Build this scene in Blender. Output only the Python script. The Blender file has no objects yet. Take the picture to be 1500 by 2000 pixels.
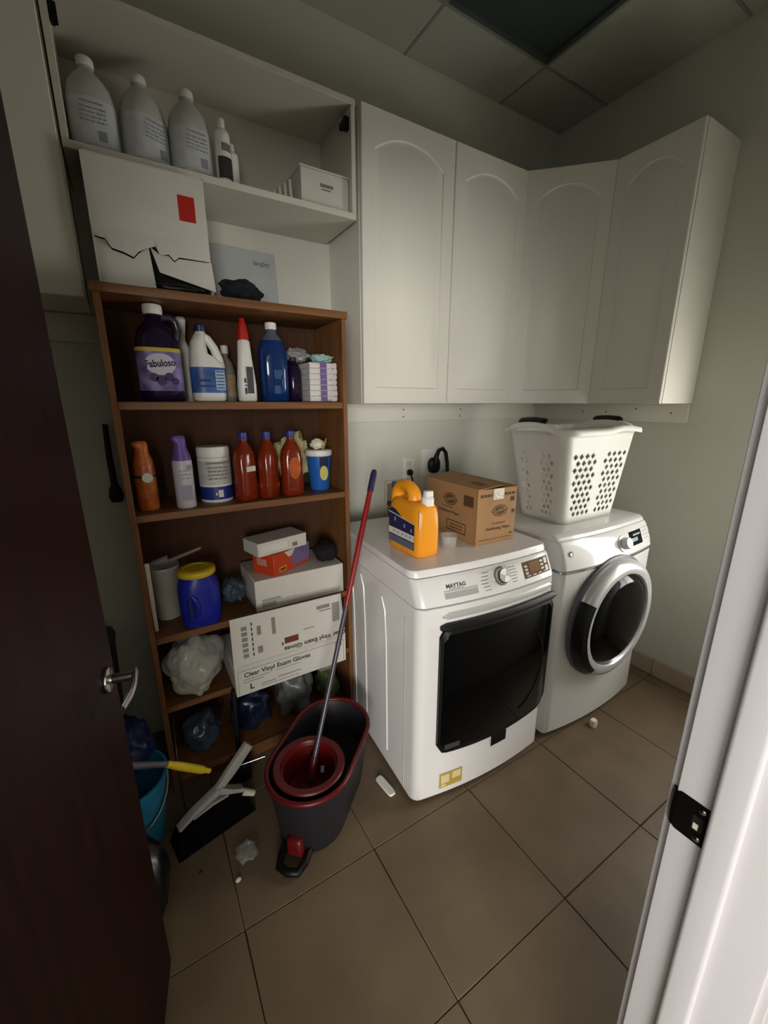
import bpy, bmesh, math, random
from math import sin, cos, pi, radians as R
from mathutils import Vector, Matrix, noise
random.seed(7)
scene = bpy.context.scene
C = scene.collection

# ------------------------------------------------------------------ camera, light, exposure
cam_d = bpy.data.cameras.new('camera'); cam = bpy.data.objects.new('camera', cam_d); C.objects.link(cam)
cam.location = (0, 0, 1.55); cam.rotation_euler = (R(90 - 14.908), 0, R(-31.27))
cam_d.sensor_fit = 'VERTICAL'; cam_d.sensor_height = 36; cam_d.lens = 798.2 / 2000 * 36; cam_d.clip_start = 0.02
scene.camera = cam

world = bpy.data.worlds.new('world'); scene.world = world; world.use_nodes = True
bg = world.node_tree.nodes['Background']; bg.inputs[0].default_value = (0.75, 0.82, 1.0, 1); bg.inputs[1].default_value = 0.01

def area_light(name, loc, target, sx, sy, power, col):
    d = bpy.data.lights.new(name, 'AREA'); d.shape = 'RECTANGLE'; d.size = sx; d.size_y = sy
    d.energy = power; d.color = col
    o = bpy.data.objects.new(name, d); C.objects.link(o); o.location = loc
    o.rotation_euler = (Vector(target) - Vector(loc)).to_track_quat('-Z', 'Y').to_euler()
    return o
# assumed hallway daylight from behind the camera; only an added area lamp, no window
area_light('assumed_hall_light', (-2.05, -3.9, 1.45), (0.7, 1.2, 1.25), 2.6, 1.7, 285, (1.0, 0.98, 0.95))
area_light('hall_side_fill_light', (-1.6, -1.2, 1.40), (0.6, 0.15, 1.3), 1.0, 1.4, 7, (0.90, 0.93, 1.0))  # added fill lamp that brightens the door jamb

vs = scene.view_settings
vs.view_transform = 'Standard'; vs.look = 'None'; vs.gamma = 1.0; vs.use_curve_mapping = False; vs.exposure = -0.1

# ------------------------------------------------------------------ materials
def lin(h):
    h = h.lstrip('#')
    out = []
    for i in (0, 2, 4):
        c = int(h[i:i+2], 16) / 255
        out.append(c / 12.92 if c <= 0.04045 else ((c + 0.055) / 1.055) ** 2.4)
    return (*out, 1)
MATS = {}
def mat(name, col, rough=0.5, metal=0.0, var=0.08, scale=8.0, bump=0.0, bscale=60.0, trans=0.0, alpha=1.0, spec=0.5, coat=0.0, stretch=(1, 1, 1), col2=None, ior=1.45):
    if name in MATS: return MATS[name]
    m = bpy.data.materials.new(name); m.use_nodes = True
    nt = m.node_tree; n = nt.nodes; b = n['Principled BSDF']
    c = lin(col); d = lin(col2) if col2 else tuple(x * (1 - var) for x in c[:3]) + (1,)
    tc = n.new('ShaderNodeTexCoord'); mp = n.new('ShaderNodeMapping'); mp.inputs['Scale'].default_value = stretch
    nz = n.new('ShaderNodeTexNoise'); nz.inputs['Scale'].default_value = scale; nz.inputs['Detail'].default_value = 4
    rp = n.new('ShaderNodeValToRGB'); rp.color_ramp.elements[0].position = 0.35; rp.color_ramp.elements[1].position = 0.65
    rp.color_ramp.elements[0].color = d; rp.color_ramp.elements[1].color = c
    nt.links.new(tc.outputs['Object'], mp.inputs['Vector']); nt.links.new(mp.outputs[0], nz.inputs['Vector'])
    nt.links.new(nz.outputs['Fac'], rp.inputs[0]); nt.links.new(rp.outputs[0], b.inputs['Base Color'])
    b.inputs['Roughness'].default_value = rough; b.inputs['Metallic'].default_value = metal
    b.inputs['Transmission Weight'].default_value = trans; b.inputs['Alpha'].default_value = alpha
    b.inputs['Specular IOR Level'].default_value = spec; b.inputs['Coat Weight'].default_value = coat; b.inputs['IOR'].default_value = ior
    if bump > 0:
        nb = n.new('ShaderNodeTexNoise'); nb.inputs['Scale'].default_value = bscale; nb.inputs['Detail'].default_value = 3
        bp = n.new('ShaderNodeBump'); bp.inputs['Strength'].default_value = bump; bp.inputs['Distance'].default_value = 0.004
        nt.links.new(mp.outputs[0], nb.inputs['Vector']); nt.links.new(nb.outputs['Fac'], bp.inputs['Height']); nt.links.new(bp.outputs[0], b.inputs['Normal'])
    MATS[name] = m
    return m
wall_m = mat('wall_paint', '#d2d1c5', 0.75, var=0.04, scale=3, bump=0.12, bscale=140)
ceil_m = mat('ceiling_tile', '#b2b5a8', 0.9, var=0.05, scale=60, bump=0.35, bscale=220)
bar_m = mat('grid_bar', '#8c8f86', 0.6)
tile_m = mat('floor_tile', '#74634f', 0.5, var=0.16, scale=3.5, bump=0.05, bscale=30, col2='#655543', spec=.35)
grout_m = mat('grout', '#43372b', 0.9)
base_m = mat('baseboard_tile', '#b7a894', 0.5, var=0.08, scale=5)
cab_m = mat('white_cabinet', '#dcd8cd', 0.42, var=0.02, scale=3)
cabin_m = mat('cabinet_inside', '#cfcabd', 0.6, var=0.04, scale=4)
trim_m = mat('white_trim', '#d3cfd1', 0.45, var=0.02, scale=4)
mahog_m = mat('mahogany', '#260b06', 0.5, var=0.4, scale=3, stretch=(14, 14, 0.7), col2='#190603', spec=.18)
wood_m = mat('shelf_wood', '#80552f', 0.5, var=0.25, scale=4, stretch=(0.8, 12, 12), col2='#6a4424')
woodv_m = mat('shelf_wood_upright', '#80552f', 0.5, var=0.25, scale=4, stretch=(12, 12, 0.8), col2='#6a4424')
chrome_m = mat('chrome', '#c9c9c9', 0.16, 1.0, var=0.03)
steel_m = mat('steel', '#9a9a9c', 0.3, 1.0, var=0.05)
bronze_m = mat('dark_bronze', '#2a2522', 0.3, 0.8, var=0.2)
enam_m = mat('white_enamel', '#e2dedb', 0.28, var=0.015, scale=2, coat=0.3)
plast_m = mat('white_plastic', '#e2e0d9', 0.38, var=0.02)
black_m = mat('black_plastic', '#0a0a0b', 0.45, var=0.2, spec=.35)
glassb_m = mat('black_glass', '#040405', 0.1, var=0.1, spec=.22)
silver_m = mat('silver_plastic', '#c7c6c4', 0.3, 0.35, var=0.03)
bronzep_m = mat('bronze_display', '#5e452e', 0.6, 0.0, spec=.12, var=0.15)
grey_m = mat('grey_print', '#77756f', 0.6)
dark_m = mat('dark_print', '#35332f', 0.6)
cream_m = mat('off_white', '#d5cfbf', 0.6)
paper_m = mat('white_card', '#cfcac0', 0.7, var=0.04, scale=10)
card_m = mat('cardboard', '#a67f56', 0.8, var=0.1, scale=12, bump=0.08, bscale=90)
cardk_m = mat('cardboard_print', '#573c24', 0.8)
cardin_m = mat('cardboard_inside', '#4b3522', 0.9)
orange_m = mat('orange_plastic', '#e8951c', 0.35, var=0.05)
navy_m = mat('navy_label', '#1d2147', 0.45)
red_m = mat('red_plastic', '#5c0c0f', 0.35, var=0.1)
redl_m = mat('red_label', '#b3180f', 0.5)
blue_m = mat('blue_plastic', '#1a259c', 0.35, var=0.08)
ltblue_m = mat('light_blue_plastic', '#2f86b4', 0.45, var=0.08)
yellow_m = mat('yellow_plastic', '#d0b41f', 0.45, var=0.06)
purple_m = mat('purple_plastic', '#6a4a9a', 0.4)
charc_m = mat('charcoal_plastic', '#212025', 0.5, var=0.1)
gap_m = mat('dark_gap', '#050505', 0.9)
clear_m = mat('clear_film', '#c8c8c2', 0.15, alpha=0.45, var=0.15, scale=14, bump=0.6, bscale=14)
clearb_m = mat('grey_film', '#7c8085', 0.22, alpha=0.55, var=0.2, scale=10, bump=0.8, bscale=20)
cup_m = mat('clear_cup', '#d8d8d6', 0.1, alpha=0.2, var=0.02)

# ------------------------------------------------------------------ mesh helpers
ORG = {}
class M:
    def __init__(s): s.v = []; s.f = []
    def add(s, vs_, fs):
        o = len(s.v); s.v += [tuple(p) for p in vs_]; s.f += [tuple(i + o for i in f) for f in fs]; return s
    def box(s, x0, x1, y0, y1, z0, z1):
        return s.add([(x0,y0,z0),(x1,y0,z0),(x1,y1,z0),(x0,y1,z0),(x0,y0,z1),(x1,y0,z1),(x1,y1,z1),(x0,y1,z1)],
                     [(0,3,2,1),(4,5,6,7),(0,1,5,4),(1,2,6,5),(2,3,7,6),(3,0,4,7)])
    def loft(s, rings, cap0=True, cap1=True, closed=True):
        n = len(rings[0]); vv = [p for r in rings for p in r]; ff = []
        for i in range(len(rings) - 1):
            for j in range(n if closed else n - 1):
                k = (j + 1) % n
                ff.append((i*n+j, i*n+k, (i+1)*n+k, (i+1)*n+j))
        if cap0: ff.append(tuple(reversed(range(n))))
        if cap1: ff.append(tuple((len(rings)-1)*n + j for j in range(n)))
        return s.add(vv, ff)
    def lathe(s, prof, n=28, c=(0,0), cap0=True, cap1=True):
        return s.loft([[(c[0]+r*cos(2*pi*j/n), c[1]+r*sin(2*pi*j/n), z) for j in range(n)] for r, z in prof], cap0, cap1)
    def se(s, secs, n=36, c=(0,0), cap0=True, cap1=True):
        """superellipse loft: (z, a, b, power, dx, dy)"""
        return s.loft([sering(c[0]+(q[4] if len(q)>4 else 0), c[1]+(q[5] if len(q)>5 else 0), q[0], q[1], q[2], q[3], n) for q in secs], cap0, cap1)
    def tube(s, pts, r, n=12, cap=True, closed=False):
        P = [Vector(p) for p in pts]; rs = r if isinstance(r, (list, tuple)) else [r]*len(P); rings = []
        up = None
        for i, p in enumerate(P):
            if closed: t = P[(i+1) % len(P)] - P[i-1]
            else: t = P[min(i+1, len(P)-1)] - P[max(i-1, 0)]
            t.normalize()
            if up is None: up = Vector((0,0,1)) if abs(t.z) < 0.9 else Vector((1,0,0))
            a = t.cross(up).normalized(); b = a.cross(t).normalized(); up = b
            rings.append([tuple(p + rs[i]*(a*cos(2*pi*j/n) + b*sin(2*pi*j/n))) for j in range(n)])
        if closed: rings.append(rings[0]); return s.loft(rings, False, False)
        return s.loft(rings, cap, cap)
    def prism(s, poly, f0, f1):
        """poly: 2-D points, f0/f1 map a 2-D point to 3-D"""
        return s.loft([[f0(p) for p in poly], [f1(p) for p in poly]])
    def xf(s, mtx):
        s.v = [tuple(mtx @ Vector(p)) for p in s.v]; return s
    def fn(s, f):
        s.v = [tuple(f(Vector(p))) for p in s.v]; return s
    def build(s, name, m, parent=None, bevel=0.0, seg=2, smooth=True, ang=38, local=False, weld=False):
        me = bpy.data.meshes.new(name)
        off = Vector((0,0,0)); loc = None
        if parent is not None and not local: off = ORG.get(parent.name, Vector((0,0,0)))
        if parent is None and not local:
            xs = [p[0] for p in s.v]; ys = [p[1] for p in s.v]; zs = [p[2] for p in s.v]
            loc = Vector(((min(xs)+max(xs))/2, (min(ys)+max(ys))/2, min(zs))); off = loc
        me.from_pydata([(p[0]-off.x, p[1]-off.y, p[2]-off.z) for p in s.v], [], s.f)
        bm = bmesh.new(); bm.from_mesh(me)
        if weld: bmesh.ops.remove_doubles(bm, verts=bm.verts, dist=1e-4)
        bmesh.ops.recalc_face_normals(bm, faces=bm.faces)
        if bevel > 0:
            es = [e for e in bm.edges if len(e.link_faces) == 2 and e.calc_face_angle(0) > R(32)]
            bmesh.ops.bevel(bm, geom=es, offset=bevel, segments=seg, affect='EDGES', profile=0.6, clamp_overlap=True)
        bm.to_mesh(me); bm.free()
        if smooth:
            me.shade_smooth(); me.set_sharp_from_angle(angle=R(ang))
        me.materials.append(m)
        o = bpy.data.objects.new(name, me); C.objects.link(o)
        if parent is not None:
            o.parent = parent; ORG[o.name] = off
        if loc is not None:
            o.location = loc; ORG[o.name] = loc
        return o
def sering(cx, cy, z, a, b, p, n=36):
    out = []
    for j in range(n):
        t = 2*pi*(j+0.5)/n; ct, st = cos(t), sin(t)
        out.append((cx + a*math.copysign(abs(ct)**(2/p), ct), cy + b*math.copysign(abs(st)**(2/p), st), z))
    return out
def rrect(x0, x1, y0, y1, r, n=5):
    pts = []
    for cx, cy, a0 in ((x1-r, y0+r, -90), (x1-r, y1-r, 0), (x0+r, y1-r, 90), (x0+r, y0+r, 180)):
        for i in range(n+1):
            a = R(a0 + 90*i/n); pts.append((cx + r*cos(a), cy + r*sin(a)))
    return pts
def tag(o, label=None, cat=None, group=None, kind=None):
    if label: o['label'] = label
    if cat: o['category'] = cat
    if group: o['group'] = group
    if kind: o['kind'] = kind
    return o
def thing(name, label, cat, loc=(0,0,0), rz=0.0, group=None, local=False, rot=None):
    o = bpy.data.objects.new(name, None); C.objects.link(o); o.empty_display_size = 0.05
    o.location = loc; o.rotation_euler = rot if rot else (0, 0, rz)
    ORG[o.name] = Vector((0,0,0)) if (local or rz or rot) else Vector(loc)
    return tag(o, label, cat, group)
def struct(o, label=None): 
    o['kind'] = 'structure'
    if label: o['label'] = label
    return o
def copy_tree(o, parent=None):
    c = o.copy(); C.objects.link(c)
    if parent is not None: c.parent = parent
    for ch in list(o.children): copy_tree(ch, c)
    return c
def frame(o, x, y):
    x = Vector(x).normalized(); y = Vector(y); z = x.cross(y).normalized(); y = z.cross(x).normalized()
    return Matrix(((x.x,y.x,z.x,o[0]),(x.y,y.y,z.y,o[1]),(x.z,y.z,z.z,o[2]),(0,0,0,1)))
def text(s, size, m, parent, mtx, bold=0.0, name='lettering', align='CENTER', local=False, wrap=None, squash=1.0):
    cu = bpy.data.curves.new('t', 'FONT'); cu.body = s; cu.size = size; cu.align_x = align; cu.align_y = 'CENTER'; cu.offset = bold; cu.extrude = 0.0002; cu.resolution_u = 3
    ob = bpy.data.objects.new('t', cu); C.objects.link(ob)
    dg = bpy.context.evaluated_depsgraph_get(); dg.update()
    me = bpy.data.meshes.new_from_object(ob.evaluated_get(dg)); me.name = name
    bpy.data.objects.remove(ob); bpy.data.curves.remove(cu)
    off = Vector((0,0,0)) if local else ORG.get(parent.name, Vector((0,0,0)))
    for v in me.vertices:
        p = Vector((v.co.x*squash, v.co.y, v.co.z))
        if wrap: p = wrap(p)
        v.co = mtx @ p - off
    me.materials.clear(); me.materials.append(m)
    o = bpy.data.objects.new(name, me); C.objects.link(o); o.parent = parent; ORG[o.name] = off
    return o
def prints(rects, mtx, m, parent, name='printed_text', local=False, h=0.0005):
    """flat print blocks: (x0,x1,y0,y1) in the plane of mtx"""
    b = M()
    for r in rects: b.box(r[0], r[1], r[2], r[3], 0.0001, h)
    b.xf(mtx); o = b.build(name, m, parent, smooth=False, local=local)
    if len(rects) > 1: o['kind'] = 'stuff'
    return o
def lines(x0, x1, y, n, dy, hh, jitter=0.3):
    out = []
    for i in range(n):
        x = x0; yy = y - i*dy
        while x < x1:
            w = random.uniform(0.006, 0.016)*(1+jitter); e = min(x+w, x1)
            out.append((x, e, yy-hh/2, yy+hh/2)); x = e + 0.003
    return out
def crumple(c, s, sub=4, amp=0.25, freq=6.0, seed=0, flat=None, fine=.35, mid=.6):
    bm = bmesh.new(); bmesh.ops.create_icosphere(bm, subdivisions=sub, radius=1.0)
    b = M(); b.f = [tuple(v.index for v in f.verts) for f in bm.faces]
    for v in bm.verts:
        p = v.co.copy(); q = p*freq*0.35 + Vector((seed*7.1, seed*3.3, seed*1.7))
        d = 1 + amp*noise.noise(q) + amp*mid*abs(noise.noise(q*2.3)) + amp*fine*noise.noise(q*5.1)
        b.v.append(p*d)
    bm.free()
    lo = [min(p[k] for p in b.v) for k in range(3)]; hi = [max(p[k] for p in b.v) for k in range(3)]
    out = []
    for p in b.v:
        z_ = c[2] + s[2]*(2*(p[2]-lo[2])/(hi[2]-lo[2])-1)
        if flat is not None and z_ < flat: z_ = flat + 0.0008*abs(noise.noise(Vector(p)*9))
        out.append((c[0] + s[0]*(2*(p[0]-lo[0])/(hi[0]-lo[0])-1), c[1] + s[1]*(2*(p[1]-lo[1])/(hi[1]-lo[1])-1), z_))
    b.v = out
    return b

# ------------------------------------------------------------------ room shell
XL, XR, YB, ZC, YF = -0.95, 2.445, 1.985, 3.11, 0.165
DZ = 2.06; JL, JR = -0.285, 0.60
struct(M().box(XL-.1, XR+.1, YB, YB+.1, 0, ZC+.12).build('wall_back', wall_m, smooth=False))
struct(M().box(XR, XR+.1, YF-.2, YB, 0, ZC+.12).build('wall_right', wall_m, smooth=False))
struct(M().box(XL-.1, XL, YF-.2, YB, 0, ZC+.12).build('wall_left', wall_m, smooth=False))
w = M().box(XL, JL-.02, .05, YF, 0, ZC+.12).box(JR+.02, XR, .05, YF, 0, ZC+.12).box(JL-.02, JR+.02, .05, YF, DZ+.02, ZC+.12)
w.box(XL-2.6, XL-.1, .03, YF, 0, 2.75).box(XR+.1, XR+.6, .03, YF, 0, 2.75)
struct(w.build('wall_front', wall_m, smooth=False))
fl = struct(M().box(XL-2.6, XR+.6, -5.2, YB, -.05, -.004).build('floor', grout_m, smooth=False))
TS = .453
xs = [.545 + TS*k for k in range(-5, 6)]; ys = [.514 + TS*k for k in range(-3, 5)]
for i in range(len(xs)-1):
    for j in range(len(ys)-1):
        x0, x1 = max(xs[i]+.0015, XL), min(xs[i+1]-.0015, XR); y0, y1 = max(ys[j]+.0015, -.7), min(ys[j+1]-.0015, YB)
        if x1-x0 < .02 or y1-y0 < .02: continue
        M().box(x0, x1, y0, y1, -.004, random.uniform(-.0004, .0003)).build('floor_tile', tile_m, fl, bevel=.0012, seg=1)
bb = struct(M().box(XR-.006, XR, YF, YB, 0, .10).build('baseboard_right', grout_m, smooth=False))
for j in range(-1, 4):
    y0, y1 = max(.514+TS*j+.0015, YF), min(.514+TS*(j+1)-.0015, YB)
    if y1 > y0: M().box(XR-.014, XR-.004, y0, y1, .001, .102).build('baseboard_tile', base_m, bb, bevel=.0015, seg=1)
struct(M().box(.79, XR-.02, YB-.012, YB, 0, .1).build('baseboard_back', base_m, bevel=.002))
# ceiling grid
ce = struct(M().box(XL, XR, YF, YB, ZC+.03, ZC+.1).build('ceiling', gap_m, smooth=False))
gx = [-1.163, -.543, .077, .697, 1.317, 1.94, 2.56]; gy = [-.17, .45, 1.07, 1.69, 2.31]
for i in range(6):
    for j in range(4):
        if i == 4 and j == 2: continue
        x0, x1 = max(gx[i]+.006, XL), min(gx[i+1]-.006, XR); y0, y1 = max(gy[j]+.006, YF), min(gy[j+1]-.006, YB)
        if x1-x0 < .02 or y1-y0 < .02: continue
        M().box(x0, x1, y0, y1, ZC+.004, ZC+.02).build('ceiling_tile', ceil_m, ce, bevel=.002, seg=1)
for x in gx[1:6]: M().box(x-.0065, x+.0065, YF, YB, ZC+.003, ZC+.012).build('grid_bar', bar_m, ce, smooth=False)
for y in gy[1:4]: M().box(XL, XR, y-.0065, y+.0065, ZC+.0022, ZC+.0112).build('grid_bar', bar_m, ce, smooth=False)
lp = thing('ceiling_light', 'unlit square ceiling light with a dark grey-green panel', 'ceiling light', (1.6285, 1.38, ZC+.004))
M().box(1.325, 1.932, 1.078, 1.682, ZC+.018, ZC+.028).build('lens_panel', mat('dark_lens', '#3f4a47', 0.35, var=0.05), lp, smooth=False)
w = M()
for a in ((1.325,1.345,1.078,1.682),(1.912,1.932,1.078,1.682),(1.345,1.912,1.078,1.098),(1.345,1.912,1.662,1.682)): w.box(*a, ZC+.004, ZC+.018)
w.build('frame', mat('dark_frame', '#4a5350', 0.5), lp, smooth=False)

# hallway behind the camera: plain shell that light from the added lamps bounces in
struct(M().box(XL-2.6, XR+.6, -5.2, -5.1, 0, 2.7).build('wall_hall_far', wall_m, smooth=False))
struct(M().box(XL-2.7, XL-2.6, -5.2, .03, 0, 2.7).build('wall_hall_left', wall_m, smooth=False))
struct(M().box(XR+.6, XR+.7, -5.2, .03, 0, 2.7).build('wall_hall_right', wall_m, smooth=False))
struct(M().box(XL-2.6, XR+.6, -5.2, .03, 2.7, 2.75).build('ceiling_hall', wall_m, smooth=False))

# assumed unseen window in the right wall, near the front corner; its panes glow
WIN = 12.0
wm = bpy.data.materials.new('assumed_daylight_pane'); wm.use_nodes = True
_b = wm.node_tree.nodes['Principled BSDF']; _b.inputs['Base Color'].default_value = (.8,.85,.85,1); _b.inputs['Roughness'].default_value = .3
_b.inputs['Emission Color'].default_value = (1.0, .975, .93, 1); _b.inputs['Emission Strength'].default_value = WIN
wn = M()
wy0, wy1, wz0, wz1 = .22, .67, .72, 1.65
for q in ((wy0-.04,wy0,wz0-.04,wz1+.04),(wy1,wy1+.04,wz0-.04,wz1+.04),(wy0,wy1,wz0-.04,wz0),(wy0,wy1,wz1,wz1+.04)): wn.box(XR-.012,XR-.0005,q[0],q[1],q[2],q[3])
wn = struct(wn.build('assumed_window_1', trim_m, bevel=.002))
ym, zm = (wy0+wy1)/2, (wz0+wz1)/2
M().box(XR-.010,XR-.001,ym-.01,ym+.01,wz0,wz1).build('mullion', trim_m, wn, smooth=False)
M().box(XR-.0095,XR-.0015,wy0,wy1,zm-.01,zm+.01).build('mullion', trim_m, wn, smooth=False)
for a, b_ in ((wy0,ym-.01),(ym+.01,wy1)):
    for c_, d_ in ((wz0,zm-.01),(zm+.01,wz1)): M().box(XR-.006,XR-.002,a,b_,c_,d_).build('pane', wm, wn, smooth=False)

# door frame: jamb faces, stops, casings
def jamb(name, sx, xf_):
    o = M().box(min(xf_, xf_+sx*.02), max(xf_, xf_+sx*.02), .047, .178, 0, DZ+.02).build(name, trim_m, bevel=.002)
    struct(o)
    M().box(min(xf_-sx*.011, xf_+sx*.001), max(xf_-sx*.011, xf_+sx*.001), .100, .136, 0, DZ).build('door_stop', trim_m, o, bevel=.006, seg=3)
    a, b = xf_+sx*.007, xf_+sx*.078
    pr = [(0,0),(.071,0),(.071,.010),(.05,.014),(.02,.022),(.008,.025),(0,.023)]
    M().prism(pr, lambda p: (xf_+sx*(.007+p[0]), .166+p[1], 0), lambda p: (xf_+sx*(.007+p[0]), .166+p[1], DZ+.075)).build('casing', trim_m, o, bevel=.001, seg=1)
    M().prism(pr, lambda p: (xf_+sx*(.007+p[0]), .049-p[1]*.5, 0), lambda p: (xf_+sx*(.007+p[0]), .049-p[1]*.5, DZ+.075)).build('casing', trim_m, o, bevel=.001, seg=1)
    return o
jr = jamb('trim_1', 1, JR); jl = jamb('trim_2', -1, JL)
hd = struct(M().box(JL, JR, .047, .178, DZ, DZ+.02).build('trim_3', trim_m, bevel=.002))
M().box(JL-.075, JR+.075, .166, .184, DZ+.007, DZ+.075).build('casing', trim_m, hd, bevel=.003)
sp = thing('strike_plate', 'dark bronze strike plate on the white door jamb', 'strike plate', (JR, .155, .985))
w = M(); pl = rrect(-.033, .033, -.026, .0, .006)
ring0 = rrect(.128, .176, .952, 1.018, .006)
w.prism([(p[0], p[1]) for p in ring0], lambda p: (JR+.0005, p[0], p[1]), lambda p: (JR-.0018, p[0], p[1]))
w.build('plate', bronze_m, sp, bevel=.0006, seg=1)
w = M(); n = 10
prof = [(JR-.0018 + .016*(1-cos(R(9*i))), .174 + .014*sin(R(9*i))) for i in range(n+1)]
rg = []
for k in range(9):
    t = -1 + k/4; z = .985 + .030*t; s_ = 1 - .25*abs(t)**3
    rg.append([(JR-.0018 + (x-JR+.0018)*s_, .174 + (y-.174)*s_, z) for x, y in prof] + [(JR + (x-JR+.0018)*s_+.0014, .1735 + (y-.174)*s_-.001, z) for x, y in reversed(prof)])
w.loft(rg).build('lip', bronze_m, sp)
w = M().box(JR-.0022, JR-.0016, .140, .154, .973, .997); w.build('latch_hole', gap_m, sp, smooth=False)
M().box(JR-.0024, JR-.0018, .146, .152, .975, .985).build('wood_in_hole', cream_m, sp, smooth=False)
for z in (.961, 1.009): M().lathe([(.0042,0),(.0042,.001),(.003,.0018)], 12).xf(frame((JR-.0016,.145,z),(0,0,1),(0,1,0))).build('screw', chrome_m, sp)

# the door, opened into the room
DA = math.atan2(1.0-.175, -.105+.262); DL = math.hypot(1.0-.175, -.105+.262)
dr = thing('door_1', 'dark mahogany door standing open on the left', 'door', (-.262, .175, 0), rz=DA)
del dr['category']; struct(dr)
M().box(0, DL, 0, .042, .012, 2.035).build('slab', mahog_m, dr, bevel=.002, seg=1)
for z in (.25, 1.05, 1.8):
    M().lathe([(.007, z-.045),(.007, z+.045)], 12, c=(-.004,.0)).build('hinge', bronze_m, dr)
hx = DL-.062
hn = M().tube([(hx,.001,.985),(hx,-.008,.985)], .027, 24).build('handle', chrome_m, dr, bevel=.003)
ORG[hn.name] = Vector((0,0,0))
M().tube([(hx,-.006,.985),(hx,-.05,.985)], [.010,.0105], 16).build('spindle', chrome_m, hn)
w = M(); sec = []
for i in range(9):
    t = i/8; x = hx + .012 - .125*t; hh = .012 - .002*t; y = -.052 - .006*sin(pi*t)
    sec.append([(x, y + .006*cos(2*pi*j/14), .985 + hh*sin(2*pi*j/14)) for j in range(14)])
w.loft(sec).build('lever', chrome_m, hn)

# ------------------------------------------------------------------ wall cabinets
ZB, ZT = 1.548, 2.66
def arch_door(parent, o, xd, w_, h_, th=.019, panel=True, name='door'):
    """door slab in its own plane: origin o (lower left, front face), xd along width, z up, normal = xd x z"""
    xd = Vector(xd).normalized(); mt = frame(o, xd, (0,0,1)); b = M()
    n_s, n_a = 6, 20
    def arch(d, dep):
        l, r_, bt = .062+d, w_-.062-d, .07+d; top = h_-.075-d; spring = top-.06+d*.35
        pts = [(l+(r_-l)*i/n_s, bt) for i in range(n_s)] + [(r_, bt+(spring-bt)*i/n_s) for i in range(n_s)]
        for i in range(n_a+1):
            t = i/n_a; x = r_+(l-r_)*t; s_ = (t-.5)*2
            pts.append((x, spring + (top-spring)*(1-abs(s_)**2.2)))
        pts += [(l, spring+(bt-spring)*i/n_s) for i in range(1, n_s)]
        return [(x, y, dep) for x, y in pts]
    a0 = arch(0, 0)
    N = len(a0); out = []
    for i, (x, y, _) in enumerate(a0):
        if i < n_s: t = i/n_s; out.append((w_*t, 0, 0))
        elif i < 2*n_s: t = (i-n_s)/n_s; out.append((w_, h_*t, 0))
        elif i <= 2*n_s+n_a: t = (i-2*n_s)/n_a; out.append((w_*(1-t), h_, 0))
        else: t = (i-2*n_s-n_a)/n_s; out.append((0, h_*(1-t), 0))
    e = .003
    def inset(p, dd, z): return (min(max(p[0], dd), w_-dd), min(max(p[1], dd), h_-dd), z)
    rings = [[(p[0], p[1], -th) for p in out], [(p[0], p[1], -e) for p in out], [inset(p, e, 0) for p in out]]
    if panel: rings += [arch(0, 0), arch(.004, -.005), arch(.012, -.0055), arch(.026, -.0005)]
    b.loft(rings); b.xf(mt)
    return b.build(name, cab_m, parent, ang=25)
# double-door cabinet on the back wall
cb = thing('wall_cabinet', 'white two-door wall cabinet with arched panels, above the front-load washer', 'cabinet', (1.375, 1.835, ZB))
M().box(.905, 1.846, 1.686, YB-.001, ZB, ZT).build('body', cab_m, cb, bevel=.001, seg=1)
arch_door(cb, (.908, 1.666, ZB), (1,0,0), .474, ZT-ZB); arch_door(cb, (1.386, 1.666, ZB), (1,0,0), .468, ZT-ZB)
# diagonal corner cabinet
cc = thing('corner_cabinet', 'white diagonal corner wall cabinet with one arched door', 'cabinet', (2.2, 1.75, ZB))
M().prism([(1.85,YB-.001),(1.85,1.69),(2.147,1.388),(XR-.001,1.388),(XR-.001,YB-.001)], lambda p: (p[0],p[1],ZB), lambda p: (p[0],p[1],ZT)).build('body', cab_m, cc, bevel=.001, seg=1)
dx = Vector((2.147-1.85, 1.388-1.69, 0)); ll = dx.length; dx.normalize(); nn = Vector((dx.y, -dx.x, 0))
p0 = Vector((1.85,1.69,0)) + dx*.008 + nn*.02
arch_door(cc, (p0.x, p0.y, ZB), dx, ll-.014, ZT-ZB)
# cabinet on the right wall
cr = thing('wall_cabinet', 'narrow white wall cabinet on the right wall with a bright end panel', 'cabinet', (2.295, 1.2, ZB))
M().box(2.147, XR-.001, 1.02, 1.384, ZB, ZT).build('body', cab_m, cr, bevel=.001, seg=1)
arch_door(cr, (2.127, 1.381, ZB), (0,-1,0), .358, ZT-ZB)
# left wall cabinet
cl = thing('wall_cabinet', 'white wall cabinet at the far left, half hidden by the dark door', 'cabinet', (-.36, 1.83, 1.865))
M().box(-.66, -.064, 1.69, YB-.001, 1.866, ZT).build('body', cab_m, cl, bevel=.001, seg=1)
arch_door(cl, (-.362, 1.67, 1.866), (1,0,0), .294, ZT-1.866, panel=False); arch_door(cl, (-.66, 1.67, 1.866), (1,0,0), .294, ZT-1.866, panel=False)
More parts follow.
